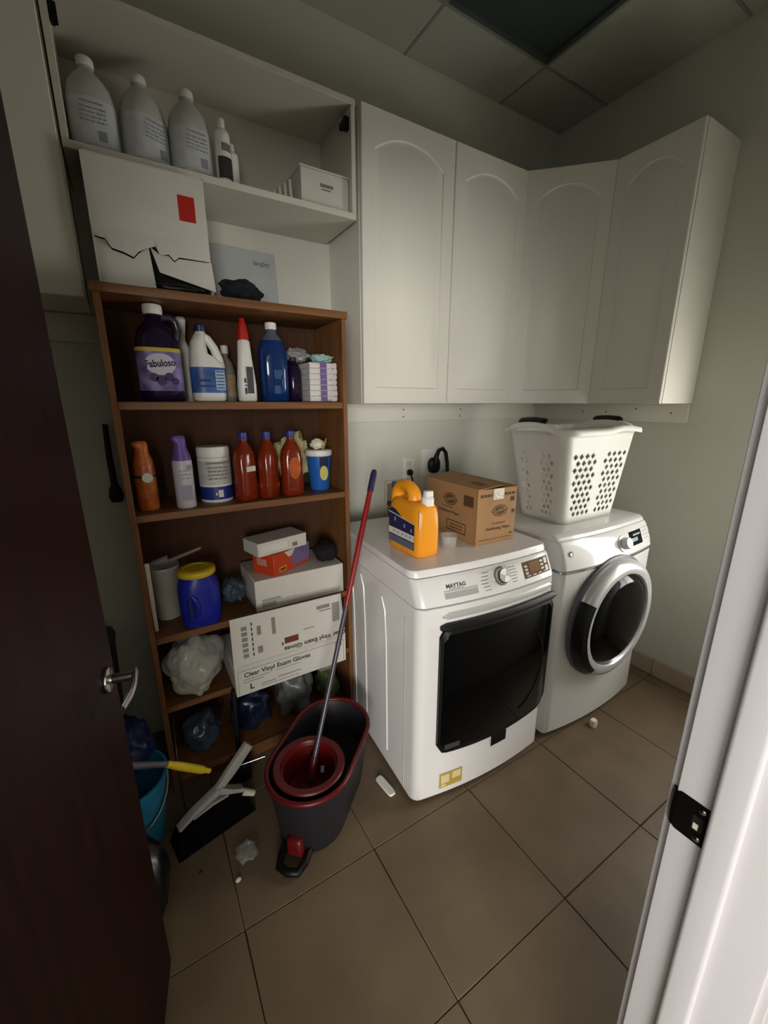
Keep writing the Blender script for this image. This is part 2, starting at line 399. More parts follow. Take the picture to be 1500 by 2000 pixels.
# open cabinet without doors
oc = thing('open_wall_cabinet', 'shallow white wall cabinet without doors, holding jugs', 'cabinet', (.415, 1.83, 2.262))
t_ = .018; x0, x1 = -.06, .888
M().box(x0, x1, 1.675, YB-.001, 2.262, 2.284).build('bottom_panel', cabin_m, oc, bevel=.001, seg=1)
M().box(x0, x1, 1.675, YB-.001, ZT-.02, ZT).build('top_panel', cabin_m, oc, bevel=.001, seg=1)
M().box(x0, x0+t_, 1.675, YB-.001, 2.284, ZT-.02).build('side_panel', cabin_m, oc, bevel=.001, seg=1)
M().box(x1-t_, x1, 1.675, YB-.001, 2.284, ZT-.02).build('side_panel', cabin_m, oc, bevel=.001, seg=1)
M().box(x0+t_, x1-t_, YB-.012, YB-.002, 2.284, ZT-.02).build('back_panel', cabin_m, oc, smooth=False)
for xx, zz, sx in ((x1-t_, 2.60, -1), (x0+t_, 2.60, 1)):
    h = M().box(min(xx,xx+sx*.012), max(xx,xx+sx*.012), 1.70, 1.755, zz-.012, zz+.012).box(min(xx,xx+sx*.02), max(xx,xx+sx*.02), 1.69, 1.71, zz-.035, zz+.008).build('hinge', bronze_m, oc, bevel=.002)
# rails on the wall under the cabinets
def rail(name, x0, x1, y0, y1, z0, z1, scr):
    o = struct(M().box(x0, x1, y0, y1, z0, z1).build(name, cab_m, bevel=.002))
    for p, ax in scr:
        M().lathe([(.004,0),(.004,.0012)], 10).xf(frame(p, *(((1,0,0),(0,0,1)) if ax == 'y' else ((0,-1,0),(0,0,1))))).build('screw', bronze_m, o)
rail('trim_4', .80, 2.43, YB-.02, YB-.0005, 1.452, 1.547, [((x, YB-.0202, z), 'y') for x in (1.32, 1.74) for z in (1.475, 1.515)])
rail('trim_5', XR-.02, XR-.0005, 1.025, YB-.021, 1.452, 1.547, [((XR-.0202, y, z), 'x') for y, z in ((1.1,1.50),(1.28,1.52),(1.45,1.5),(1.6,1.5))])
rail('trim_6', -.66, -.045, YB-.02, YB-.0005, 1.768, 1.864, [])

# ------------------------------------------------------------------ bookcase
BX0, BX1, BY0, BY1 = -.046, .782, 1.58, 1.872
bk = thing('bookcase', 'brown wood-grain bookcase crowded with cleaning supplies', 'bookcase', (.372, 1.726, 0))
M().box(BX0, BX0+.019, BY0, BY1, 0, 1.870).build('side_panel', woodv_m, bk, bevel=.0015, seg=1)
M().box(BX1-.019, BX1, BY0, BY1, 0, 1.870).build('side_panel', woodv_m, bk, bevel=.0015, seg=1)
M().box(BX0-.006, BX1+.006, BY0-.006, BY1, 1.870, 1.897).build('top_panel', wood_m, bk, bevel=.003, seg=2)
S1, S2, S3, S4, S5 = 1.555, 1.178, .706, .404, .07
for z in (S1, S2, S3, S4, S5):
    M().box(BX0+.019, BX1-.019, BY0+.002, BY1-.006, z-.027, z).build('shelf', wood_m, bk, bevel=.002, seg=1)
M().box(BX0+.019, BX1-.019, BY0+.02, BY0+.036, 0, S5-.027).build('kick_board', wood_m, bk, smooth=False)
M().box(BX0+.004, BX1-.004, BY1-.006, BY1, .02, 1.870).build('back_panel', mat('shelf_back', '#4a2d18', 0.85, var=0.2, scale=4, stretch=(12,12,.8)), bk, smooth=False)

# ------------------------------------------------------------------ washer
def footprint(x0, x1, yb, yf, bow, rc, z, n=17):
    """rounded front corners and a bowed front"""
    xc, hw = (x0+x1)/2, (x1-x0)/2; pts = []
    def fy(x): return yf - bow*(1-((x-xc)/hw)**2)
    pts.append((x0, yb, z)); pts.append((x0, (yb+yf)/2, z))
    for i in range(6):
        a = R(180+90*i/5); cx = x0+rc; cy = fy(x0+rc)+rc
        pts.append((cx+rc*cos(a), cy+rc*sin(a), z))
    for i in range(1, n):
        x = x0+rc+(x1-x0-2*rc)*i/n; pts.append((x, fy(x), z))
    for i in range(6):
        a = R(270+90*i/5); cx = x1-rc; cy = fy(x1-rc)+rc
        pts.append((cx+rc*cos(a), cy+rc*sin(a), z))
    pts.append((x1, (yb+yf)/2, z)); pts.append((x1, yb, z))
    return pts
WX0, WX1, WYB, WYF, WB = .757, 1.427, 1.74, 1.012, .030
WC, WH = (WX0+WX1)/2, (WX1-WX0)/2
def wfy(x): return WYF - WB*(1-((x-WC)/WH)**2)
ws = thing('washing_machine', 'white front-load washer with a black rectangular window and bronze display', 'washing machine', (.757, 1.05, 0))
ws.rotation_euler[2] = R(-3.5)
rc = .04
M().loft([footprint(WX0, WX1, WYB, WYF+.012, WB, rc, .022), footprint(WX0, WX1, WYB, WYF, WB, rc, .04), footprint(WX0, WX1, WYB, WYF, WB, rc, .12), footprint(WX0, WX1, WYB, WYF+.004, WB, rc, .83), footprint(WX0, WX1, WYB, WYF+.004, WB, rc, .860)]).build('body', enam_m, ws, ang=30)
def wpanel(z, dy): return footprint(WX0, WX1, WYB, WYF+dy, WB*(1 if z < .95 else .7), rc, z)
cp = M().loft([wpanel(.862, .012), wpanel(.868, .004), wpanel(.885, .010), wpanel(.945, .040), wpanel(.957, .050)]).build('control_panel', enam_m, ws, ang=30)
M().loft([wpanel(.959, .055), wpanel(.976, .058), wpanel(.984, .064), [(p[0]*.97+WC*.03, p[1]*.97+1.4*.03, .9855) for p in wpanel(.9855, .066)]]).build('top_panel', enam_m, ws, ang=30)
# panel plane: slanted strip from (z .87, y+.010) to (z .945, y+.040)
def pan(x, t, out=.0):   # t along the slant 0..1 ; returns point on the panel face
    z = .885+.060*t; y = wfy(x) + .010 + .030*t
    nrm = Vector((0, -.060, .030)).normalized()
    return Vector((x, y, z)) + nrm*out
def panf(x, t, out=.0006):
    ux = pan(x+.01, t) - pan(x-.01, t); uz = pan(x, t+.1) - pan(x, t-.1)
    p = pan(x, t, out); return frame(p, ux, uz)
def panwrap(x, t):
    def w_(p):
        q = pan(x+p.x, t + p.y/.0671, .0006+p.z); return q
    return w_
I4 = Matrix.Identity(4)
text('MAYTAG', .020, dark_m, ws, I4, bold=.0006, wrap=panwrap(.915, .66), name='brand_lettering', squash=1.0)
def panquads(rects, m, name, out=.0008):
    b = M()
    for x0, x1, t0, t1 in rects:
        n = max(2, int((x1-x0)/.02))
        top = [pan(x0+(x1-x0)*i/n, t1, out) for i in range(n+1)]; bot = [pan(x0+(x1-x0)*i/n, t0, out) for i in range(n+1)]
        b.add(bot+top, [(i, i+1, n+2+i, n+1+i) for i in range(n)])
    o = b.build(name, m, ws, smooth=False)
    if len(rects) > 1: o['kind'] = 'stuff'
    return o
panquads([(.885,.945,.50,.53)], grey_m, 'printed_text')
# detergent drawer grip
b = M(); n = 10; xa, xb = .862, 1.002
for (t0, t1, o0, o1) in ((.04,.34,.0008,.0008),):
    pass
panquads([(xa, xb, .02, .34)], mat('drawer_recess', '#a8a7a5', 0.4), 'drawer_grip', .0008)
b = M(); n = 8
top = [pan(xa+(xb-xa)*i/n, .36, .0012) for i in range(n+1)]; to2 = [pan(xa+(xb-xa)*i/n, .40, .0055) for i in range(n+1)]; to3 = [pan(xa+(xb-xa)*i/n, .46, .0012) for i in range(n+1)]
b.loft([[top[i], to2[i], to3[i]] for i in range(n+1)]).build('drawer_lip', enam_m, ws)
# programme dial
kf = panf(1.118, .62, .0)
kn = M().lathe([(.036,0),(.036,.004),(.031,.006),(.029,.022),(.026,.025)], 36).xf(kf).build('dial', chrome_m, ws)
b = M()
for k in (0, 2):
    a0 = R(45+90*k+18); seg = [(0,0,.0256)] + [(.025*cos(a0+R(90)*i/8), .025*sin(a0+R(90)*i/8), .0256) for i in range(9)]
    b.add([kf @ Vector(p) for p in seg], [tuple(range(10))])
b.build('dial_glare', mat('pale_chrome', '#f0f0ee', 0.35, 0.3), kn, smooth=False)  # pale wedges paint the glare on the chrome dial
rr = []
for i in range(6):
    rr.append((1.018+.006*abs(i-2.5), 1.052+.004*abs(i-2.5), .02+.19*i, .06+.19*i))
for i in range(6):
    rr.append((1.168-.002*i, 1.204-.004*abs(i-3), .10+.17*i, .14+.17*i))
panquads(rr, grey_m, 'printed_text')
panquads([(1.236, 1.395, .05, 1.02)], mat('bronze_edge', '#3b2c20', 0.3, 0.4), 'display_bezel', .0010)
panquads([(1.240, 1.391, .09, .98)], bronzep_m, 'display', .0016)
panquads([(1.274, 1.334, .30, .92)], mat('bronze_screen', '#84643f', 0.6, 0.0, spec=.12, var=.3, scale=60, stretch=(4,1,1)), 'display_screen', .0022)
panquads([(1.246+.0*i, 1.262, .28+.2*i, .40+.2*i) for i in range(3)] + [(1.341, 1.360, .30+.22*i, .42+.22*i) for i in range(3)] + [(1.25+.034*i, 1.272+.034*i, .14, .20) for i in range(4)], mat('pale_bronze', '#cbb292', 0.4), 'button_print', .0022)
panquads([(1.368, 1.384, .58, .92), (1.368, 1.384, .14, .46)], mat('lit_button', '#d8ccba', 0.35), 'start_button', .0024)
# black door: rounded panel following the bow, dropping lower in the middle
def bowed(x0, x1, z0, z1, r_, out, sag, nx=26, inset=0.0, back=.0):
    pl = rrect(x0+inset, x1-inset, z0+inset, z1-inset, r_, 6); res = []
    for x, z in pl: res.append((x, z))
    return res
def doorpt(x, z, out): 
    k = 1-((x-WC)/WH)**2; return (x, wfy(x) + .004*(z-.12)/.7 - out, z)
def dpanel(x0, x1, z0, z1, r_, o0, o1, sag, m, name, par, nx=24):
    """front skin built as columns so that it follows the bow"""
    b = M(); cols = []
    for i in range(nx+1):
        t = i/nx; x = x0+(x1-x0)*t; e = min(x-x0, x1-x); c_ = 0 if e >= r_ else r_ - math.sqrt(max(0, r_*r_-(r_-e)**2))
        zl = z0 + c_ - sag*(1-(2*t-1)**2); zh = z1 - c_; cols.append([(x, zl), (x, zl+.02*(1 if zh-zl > .06 else .3)), (x, zh-.012), (x, zh)])
    fr = [[doorpt(c[k][0], c[k][1], o1 if k in (1, 2) else o1-.008) for k in range(4)] for c in cols]
    bk_ = [[doorpt(c[k][0], c[k][1], o0) for k in (3, 0)] for c in cols]
    b.loft([fr[i] + bk_[i] for i in range(nx+1)])
    return b.build(name, m, par, ang=40)
dp = dpanel(.838, 1.418, .240, .792, .045, .001, .013, .014, black_m, 'door', ws)
dpanel(.850, 1.406, .250, .765, .025, .010, .0145, .012, glassb_m, 'window_glass', dp)
dpanel(.838, 1.418, .770, .800, .008, .004, .024, 0, black_m, 'door_handle', dp)
dpanel(.850, 1.406, .806, .846, .012, -.001, .003, 0, silver_m, 'handle_recess', ws)
b = M().tube([doorpt(1.20+.17*cos(R(a)), .50+.20*sin(R(a)), .015) for a in range(-75, 60, 9)], .004, 8).build('window_ring', mat('smoke_ring', '#1d1d20', 0.15), dp)
b = M()
def fq(x0, x1, z0, z1, out=.0012, n=5):
    top = [doorpt(x0+(x1-x0)*i/n, z1, out) for i in range(n+1)]; bot = [doorpt(x0+(x1-x0)*i/n, z0, out) for i in range(n+1)]
    return bot+top, [(i, i+1, n+2+i, n+1+i) for i in range(n)]
M().add(*fq(1.105, 1.19, .172, .222, out=.0025)).build('badge', black_m, ws, smooth=False)
M().add(*fq(.86, .965, .065, .135)).build('energy_sticker', mat('gold_sticker', '#b39a45', 0.5), ws, smooth=False)
b = M()
for q in ((.868,.905,.085,.125),(.918,.958,.095,.128),(.868,.89,.070,.080)): b.add(*fq(*q, out=.0017))
b.build('sticker_print', mat('pale_sticker', '#d9cd9a', 0.5), ws, smooth=False)
M().add(*fq(.868, .935, .262, .285, out=.0152)).build('window_print', mat('dim_print', '#3a3a3c', 0.5), dp, smooth=False)
# pressed ribs on the left side
for y0, y1, zt in ((1.56, 1.62, .78), (1.44, 1.46, .82), (1.24, 1.29, .80)):
    M().tube([(WX0, y0, .09), (WX0, y0+.004, .35), (WX0, y0+.010, .62), (WX0, y0+.022, zt-.05), (WX0, y0+.05, zt)], .0045, 8).build('pressed_rib', enam_m, ws)
M().box(WX0-.0015, WX0+.001, 1.10, 1.103, .03, .80).build('side_seam', mat('seam_shade', '#b9b5b2', .5), ws, smooth=False)
for x in (WX0+.07, WX1-.07):
    for y in (1.1, 1.72): M().lathe([(.022,0),(.022,.012),(.012,.013),(.012,.026)], 16, c=(x,y)).build('foot', black_m, ws)

# ------------------------------------------------------------------ dryer
DX0, DX1, DYB, DYF, DB = 1.484, 2.185, 1.84, .972, .030
DC, DH = (DX0+DX1)/2, (DX1-DX0)/2
def dfy(x): return DYF - DB*(1-((x-DC)/DH)**2)
dy = thing('tumble_dryer', 'white front-load dryer with a round dark porthole in a chrome ring', 'dryer', (DC, 1.4, 0))
sil_m = mat('pearl_enamel', '#d6d5d3', 0.26, var=0.015, coat=0.4)
def dfp(z, d, bow=DB, rc_=.022): return footprint(DX0, DX1, DYB, DYF+d, bow, rc_, z)
M().loft([dfp(.024,.012), dfp(.04,0), dfp(.10,0), dfp(.80,.006), dfp(.842,.006)]).build('body', sil_m, dy, ang=30)
M().loft([dfp(.843,.004), dfp(.853,.004)]).build('chrome_strip', chrome_m, dy, ang=30)
M().loft([dfp(.854,.008), dfp(.86,.004), dfp(.90,.014), dfp(.955,.036), dfp(.975,.050,.02)]).build('control_panel', sil_m, dy, ang=30)
M().loft([dfp(.976,.056,.02), dfp(.990,.062,.02), dfp(.998,.075,.015), [(p[0]*.97+DC*.03, p[1]*.97+1.4*.03, 1.0) for p in dfp(1.0,.08,.015)]]).build('top_panel', sil_m, dy, ang=30)
def dpan(x, t, out=0.):
    z = .90+.055*t; y = dfy(x)+.014+.022*t; nr = Vector((0,-.055,.022)).normalized(); return Vector((x,y,z))+nr*out
def dpanf(x, t): return frame(dpan(x,t), dpan(x+.01,t)-dpan(x-.01,t), dpan(x,t+.1)-dpan(x,t-.1))
def dquads(rects, m, name, out=.0008):
    b = M()
    for x0, x1, t0, t1 in rects:
        n = max(2, int((x1-x0)/.02)); top = [dpan(x0+(x1-x0)*i/n, t1, out) for i in range(n+1)]; bot = [dpan(x0+(x1-x0)*i/n, t0, out) for i in range(n+1)]
        b.add(bot+top, [(i, i+1, n+2+i, n+1+i) for i in range(n)])
    o = b.build(name, m, dy, smooth=False)
    if len(rects) > 1: o['kind'] = 'stuff'
    return o
M().lathe([(.012,0),(.012,.004),(.009,.006),(.006,.0045)], 20).xf(dpanf(1.535,.45)).build('power_button', chrome_m, dy)
M().lathe([(.040,0),(.038,.004),(.028,.006),(.027,.030),(.024,.033)], 32).xf(dpanf(1.89,.30)).build('dial', silver_m, dy)
dquads([(1.955, 2.075, -.15, 1.0)], glassb_m, 'display', .0012)
dquads([(1.968, 2.03, .15, .45), (1.99, 2.062, .6, .75)], mat('display_glint', '#8fa9a8', 0.2), 'display_glints', .0018)  # pale quads paint window reflections on the dark display
dquads([(2.095+.022*i, 2.105+.022*i, .05+.3*k, .13+.3*k) for i in range(3) for k in range(4)], grey_m, 'button_print')
for t in (.35, .95): M().lathe([(.007,0),(.007,.003),(.004,.004)], 14).xf(dpanf(2.168, t)).build('button', chrome_m, dy)
# porthole door: axis along -y
fy0 = .951; ax = frame((1.822, fy0, .575), (1,0,0), (0,0,1))   # local z -> -y
dd = M().lathe([(.285,-.01),(.290,.012),(.288,.034),(.276,.058),(.255,.068),(.230,.065),(.222,.052)], 64).xf(ax).build('door', mat('brushed_ring','#cfd0d2',0.22,0.35,var=.04), dy, ang=50)
M().lathe([(.224,.050),(.221,.060),(.18,.072),(.11,.080),(.04,.083),(.002,.0835)], 56).xf(ax).build('porthole_glass', glassb_m, dd, ang=60)
M().lathe([(.302,-.005),(.302,.010),(.292,.013)], 64).xf(ax).build('door_shadow_ring', mat('shadow_grey','#54555a',.4), dd, ang=50)  # dark grey ring paints the shade around the door
b = M(); rg = []
for a in range(150, 231, 8):
    rg.append([tuple(ax @ Vector((r_*cos(R(a)), r_*sin(R(a)), z))) for r_, z in ((.294,.016),(.2925,.037),(.281,.063),(.260,.0725),(.256,.064),(.284,.018))])
b.loft(rg).build('door_grip', black_m, dd)
for x in (DX0+.05, DX1-.06):
    for y in (1.02, 1.78): M().lathe([(.02,0),(.02,.012),(.012,.014),(.012,.03)], 14, c=(x,y)).build('foot', plast_m, dy)

# ------------------------------------------------------------------ things on the machines
ZW = .9856
jg = thing('detergent_jug', 'orange laundry detergent jug with a white spout cap and navy label', 'jug', (.90, 1.265, ZW))
J = jg
def jsec(z, a, b_, cx=.898, cy=1.258, p=5): return (z, a, b_, p, cx, cy)
M().se([jsec(ZW+.0,.048,.100), jsec(ZW+.008,.054,.108), jsec(ZW+.03,.056,.110), jsec(ZW+.12,.056,.110), jsec(ZW+.165,.055,.108,p=4.5), jsec(ZW+.19,.051,.103,p=4), jsec(ZW+.205,.042,.092,p=3.2), jsec(ZW+.209,.03,.075,p=2.6)], n=48).build('body', orange_m, J, ang=60)
hp = []
for i in range(15):
    t = i/14; a = pi*t
    hp.append((.892, 1.30 - .058*cos(a), ZW+.188 + .066*math.sin(a)**.6))
M().tube(hp, [.030-.006*sin(pi*i/14) for i in range(15)], 14).build('handle', orange_m, J, ang=60)
cpj = M().lathe([(.024,ZW+.198),(.024,ZW+.224),(.021,ZW+.227),(.019,ZW+.232)], 28, c=(.905,1.178)).build('spout_cap', plast_m, J)
M().se([(ZW+.230,.017,.015,4),(ZW+.250,.017,.013,4),(ZW+.252,.015,.011,4)], 20, c=(.907,1.178)).build('flip_lid', plast_m, cpj)
M().lathe([(.021,ZW+.235),(.021,ZW+.256),(.018,ZW+.259)], 24, c=(.89,1.365)).build('rear_cap', mat('indigo_cap','#343a72',.4), J)
# label on the left side (x = .842): outline with a slanted upper edge
def lab(poly, m, name, out): 
    return M().prism(poly, lambda p: (.8425, p[0], ZW+p[1]), lambda p: (.8425-out, p[0], ZW+p[1])).build(name, m, J, smooth=False)
lab([(1.172,.03),(1.345,.03),(1.345,.155),(1.325,.168),(1.30,.165),(1.25,.140),(1.20,.135),(1.172,.135)], navy_m, 'label', .0015)
lab([(1.172,.062),(1.345,.062),(1.345,.088),(1.172,.088)], cream_m, 'label_band', .0020)
lab([(1.172,.03),(1.345,.03),(1.345,.058),(1.172,.058)], mat('slate_print','#5a5e72',.5), 'label_band', .0020)
lab([(1.172,.135),(1.345,.152),(1.345,.148),(1.172,.131)], cream_m, 'label_stripe', .0022)
b = M()
for y, z, a in ((1.30,.126,.008),(1.235,.112,.007),(1.19,.105,.006)): b.box(.8405,.8408, y-a*.6, y+a*.6, ZW+z-a, ZW+z+a)
for y in (1.19,1.215,1.24,1.27,1.30): b.box(.8402,.8406, y, y+.014, ZW+.072, ZW+.080)
b.build('label_print', mat('pale_blue_print','#8f97b5',.5), J, smooth=False)
M().box(.846,.8495,1.146,1.15, ZW+.12, ZW+.185).xf(Matrix.Translation((0,0,0))).build('paper_tag', paper_m, J, bevel=.001)

ct = thing('cardboard_carton', 'brown cardboard carton with an open top flap on the washer', 'carton', (1.245, 1.32, ZW), rz=R(-2.5))
cw, cd, ch, th = .105, .175, .232, .003
M().box(-cw, cw, -cd, -cd+th, 0, ch).build('front_panel', card_m, ct, smooth=False)
M().box(-cw, cw, cd-th, cd, 0, ch).build('rear_panel', card_m, ct, smooth=False)
M().box(-cw, -cw+th, -cd+th, cd-th, 0, ch).build('side_panel', card_m, ct, smooth=False)
M().box(cw-th, cw, -cd+th, cd-th, 0, ch).build('side_panel', card_m, ct, smooth=False)
M().box(-cw+th, cw-th, -cd+th, cd-th, 0, th).build('bottom_panel', cardin_m, ct, smooth=False)
M().box(-cw+th, cw-th, -cd+th, cd-th, ch-.06, ch-.057).build('contents_layer', cardin_m, ct, smooth=False)
M().add([(-cw,-cd,ch),(-cw,cd,ch),(.035,cd,ch+.018),(.030,-cd+.01,ch+.006),(-cw,-cd,ch+th),(-cw,cd,ch+th),(.035,cd,ch+.021),(.030,-cd+.01,ch+.009)], [(0,1,2,3),(4,7,6,5),(0,4,5,1),(1,5,6,2),(2,6,7,3),(3,7,4,0)]).build('top_flap', card_m, ct, smooth=False)
M().add([(cw,-cd,ch),(cw,cd,ch),(.060,cd,ch+.008),(.072,-cd,ch-.012),(cw,-cd,ch+th),(cw,cd,ch+th),(.060,cd,ch+.011),(.072,-cd,ch-.009)], [(0,1,2,3),(4,7,6,5),(0,4,5,1),(1,5,6,2),(2,6,7,3),(3,7,4,0)]).build('top_flap', card_m, ct, smooth=False)
ff = frame((0,-cd,0),(1,0,0),(0,0,1)); fs_ = frame((-cw,0,0),(0,-1,0),(0,0,1)); ftop = frame((-.04,0,ch+.0095),(0,-1,0),(1,0,.09))
def logo(fr, x, y, s):
    rim = [(x-s,y),(x-s*.62,y+s*.42),(x,y+s*.56),(x+s*.62,y+s*.42),(x+s,y),(x+s*.62,y-s*.42),(x,y-s*.56),(x-s*.62,y-s*.42)]
    b = M(); inn = [(x+(p[0]-x)*.86, y+(p[1]-y)*.82) for p in rim]
    b.add([(p[0],p[1],.0006) for p in rim] + [(p[0],p[1],.0006) for p in inn], [(i,(i+1)%8,8+(i+1)%8,8+i) for i in range(8)])
    b.add([(p[0],p[1],.0005) for p in [(x+(q[0]-x)*.74, y+(q[1]-y)*.70) for q in rim]], [tuple(range(8))])
    b.xf(fr).build('logo', cardk_m, ct, smooth=False, local=True)
    text('CLOROX', s*.36, card_m, ct, fr @ Matrix.Translation((x,y,.0010)) @ Matrix.Rotation(R(12),4,'Z'), bold=.0004, local=True)
logo(ff, .015, .138, .046); logo(fs_, .0, .165, .050)
text('Disinfecting Wipes', .0175, cardk_m, ct, ff @ Matrix.Translation((.012,.064,.0006)), bold=.0004, local=True)
text('Commercial', .015, cardk_m, ct, ff @ Matrix.Translation((.012,.086,.0006)), local=True)
text('Disinfecting Wipes', .019, cardk_m, ct, fs_ @ Matrix.Translation((-.01,.108,.0006)), local=True, bold=.0004)
text('Commercial', .015, cardk_m, ct, fs_ @ Matrix.Translation((-.02,.13,.0006)), local=True)
prints(lines(-.092,-.030,.206,1,.01,.012)+lines(.036,.098,.206,1,.01,.012)+[(.070,.094,.172,.192),(.082,.098,.12,.137),(.076,.096,.030,.036)] + lines(-.09,.09,.02,1,.01,.003), ff, cardk_m, ct, local=True)
prints([(-.02,.11,.028,.033),(-.02,.11,.070,.075),(-.02,-.015,.03,.073),(.105,.11,.03,.073),(.09,.15,.155,.200)] + lines(0,.09,.058,2,.014,.006), fs_, cardk_m, ct, local=True)
prints([(-.06,.02,-.02,.02)] + lines(-.14,-.08,.01,2,.02,.007) + lines(.05,.14,.012,2,.02,.007), ftop, cardk_m, ct, local=True)
tape = M().box(-.024,.032,.186,.2315,.0008,.0014).xf(ff).build('packing_tape', mat('tape_glint','#d9cfba',0.12,var=.2,scale=30,bump=.8,bscale=120), ct, local=True, smooth=False)  # shiny tape, its bright glint painted in as a pale colour

cupm = M().lathe([(.028,ZW),(.032,ZW+.045),(.036,ZW+.052),(.0345,ZW+.052),(.0305,ZW+.046),(.0265,ZW+.003)], 28, c=(1.04,1.205), cap0=True, cap1=True).build('measuring_cup', cup_m)
tag(cupm, 'small clear plastic measuring cup between orange jug and carton', 'cup')

# laundry basket
ZD = 1.0005
bs = thing('laundry_basket', 'white plastic laundry basket with diamond holes and black grips, on the dryer', 'laundry basket', (1.85, 1.25, ZD))
bh = .425; B0 = (1.648, 2.066, 1.125, 1.385); B1 = (1.560, 2.105, 1.085, 1.425); rb = .045
def bcorner(k, t, a):
    x0 = B0[0]+(B1[0]-B0[0])*t; x1 = B0[1]+(B1[1]-B0[1])*t; y0 = B0[2]+(B1[2]-B0[2])*t; y1 = B0[3]+(B1[3]-B0[3])*t
    cx = (x1-rb, x1-rb, x0+rb, x0+rb)[k]; cy = (y0+rb, y1-rb, y1-rb, y0+rb)[k]
    return Vector((cx+rb*cos(a), cy+rb*sin(a), ZD+bh*t))
b = M()
for k, a0 in enumerate((-90, 0, 90, 180)):
    b.loft([[tuple(bcorner(k, t, R(a0+15*i))) for i in range(7)] for t in [q/14 for q in range(15)]], False, False, closed=False)
def side(k):
    k2 = (k+1) % 4; aa = R((-90,0,90,180)[k]+90)
    return lambda u, v: bcorner(k, v, aa).lerp(bcorner(k2, v, aa), u)
def panel(k, cols, rows, holes):
    f = side(k); du, dv = 1/cols, 1/rows; hd = du/2
    for j in range(rows):
        v0, v1 = j*dv, (j+1)*dv; i = 0
        while i < 2*cols:
            u0 = i*hd
            if i % 2 == j % 2 and i+2 <= 2*cols and holes(u0+hd, (v0+v1)/2):
                um, u1, vm = u0+hd, u0+du, (v0+v1)/2; h, g = du*.37, dv*.46
                P = [f(u0,v0), f(um,v0), f(u1,v0), f(u1,v1), f(um,v1), f(u0,v1), f(um,vm-g), f(um+h,vm), f(um,vm+g), f(um-h,vm)]
                b.add(P, [(0,1,6,9),(1,2,7,6),(2,3,7),(3,4,8,7),(4,5,9,8),(5,0,9)]); i += 2
            else:
                b.add([f(u0,v0), f(u0+hd,v0), f(u0+hd,v1), f(u0,v1)], [(0,1,2,3)]); i += 1
fh = lambda u, v: .05 < v < .80 and (abs(u-.5) > .06 + .05*max(0,(v-.3))) 
panel(3, 10, 14, fh); panel(1, 10, 14, fh)
eh = lambda u, v: .10 < v < .78 and (.08 < u < .30 or .62 < u < .88)
panel(2, 8, 14, eh); panel(0, 8, 14, eh)
wall_o = b.build('wall', plast_m, bs, ang=30, weld=True)
md = wall_o.modifiers.new('thickness', 'SOLIDIFY'); md.thickness = .003; md.offset = -1
b = M(); ring = [tuple(bcorner(k, 0, R(a0+15*i))) for k, a0 in enumerate((-90,0,90,180)) for i in range(7)]
b.loft([ring, [(p[0],p[1],p[2]+.004) for p in ring]]).build('bottom', plast_m, bs)
# rim: flange swept around the top, arching up at both ends
rim = []
def rimpt(k, a, grow):
    p = bcorner(k, 1, a); return Vector((p.x+grow*cos(a), p.y+grow*sin(a), p.z))
path = []
for k, a0 in enumerate((-90,0,90,180)):
    for i in range(7): path.append((k, R(a0+15*i), None))
pts = [(bcorner(k,1,a), Vector((cos(a), sin(a), 0))) for k, a, _ in path]
full = []
for i in range(len(pts)):
    p, nrm = pts[i]; q, nq = pts[(i+1) % len(pts)]
    full.append((p, nrm))
    if (i+1) % 7 == 0:
        for s_ in range(1, 16): full.append((p.lerp(q, s_/16), nrm))
def lift(p):
    ends = max(0, 1-((p.y-1.255)/.13)**2)**.6 if (p.x < 1.575 or p.x > 2.09) else 0
    mid = .5*max(0, 1-((p.x-1.95)/.12)**2) if p.y < 1.1 else 0
    return .030*ends + .024*mid
rings = []
for p, nrm in full:
    l = lift(p); o = 0.010 + .028*(1 if l > .01 and (p.x < 1.575 or p.x > 2.09) else .75)
    base = p + Vector((0,0,l))
    rings.append([tuple(base + nrm*a_ + Vector((0,0,z_))) for a_, z_ in ((-.004,-.012),(-.004,.012),(.004,.017),(o*.8,.014),(o,.004),(o,-.010),(o-.004,-.010),(o-.005,.003),(.004,.008),(.001,-.012))])
rings.append(rings[0])
M().loft(rings, False, False).build('rim', plast_m, bs, ang=50)
for xx, sgn in ((1.560, -1), (2.105, 1)):
    g = [(xx+sgn*.014, 1.255+.075*s_/6, ZD+bh+.018+.030*max(0,1-((.075*s_/6)/.13)**2)**.6) for s_ in range(-6, 7)]
    M().tube(g, [.010]+[.017]*11+[.010], 12).build('grip', black_m, bs)

# ------------------------------------------------------------------ sockets and water box on the back wall
def plate(name, label, x0, x1, z0, z1):
    o = thing(name, label, 'socket', ((x0+x1)/2, YB-.003, (z0+z1)/2))
    M().box(x0, x1, YB-.007, YB-.0005, z0, z1).build('plate', plast_m, o, bevel=.003)
    return o
so = plate('wall_socket', 'small white wall socket with a black plug, left of the larger one', 1.332, 1.412, 1.115, 1.24)
M().box(1.355, 1.389, YB-.009, YB-.006, 1.187, 1.222).build('receptacle', cream_m, so, bevel=.002)
pg = thing('power_plug', 'small black power plug with a cord hanging down behind the jug', 'plug', (1.372, YB-.03, 1.15))
M().se([(0,.014,.016,3),(.012,.018,.019,3),(.028,.013,.014,3)], 20).xf(frame((1.372, YB-.009, 1.155),(1,0,0),(0,0,1))).build('plug', black_m, pg)
M().tube([(1.372,YB-.03,1.15),(1.374,YB-.045,1.12),(1.378,YB-.045,1.05),(1.38,YB-.06,.95),(1.38,YB-.08,.8)], .0045, 8).build('cord', black_m, pg)
s2 = plate('wall_socket', 'large white dryer socket with a thick black plug', 1.462, 1.628, 1.115, 1.285)
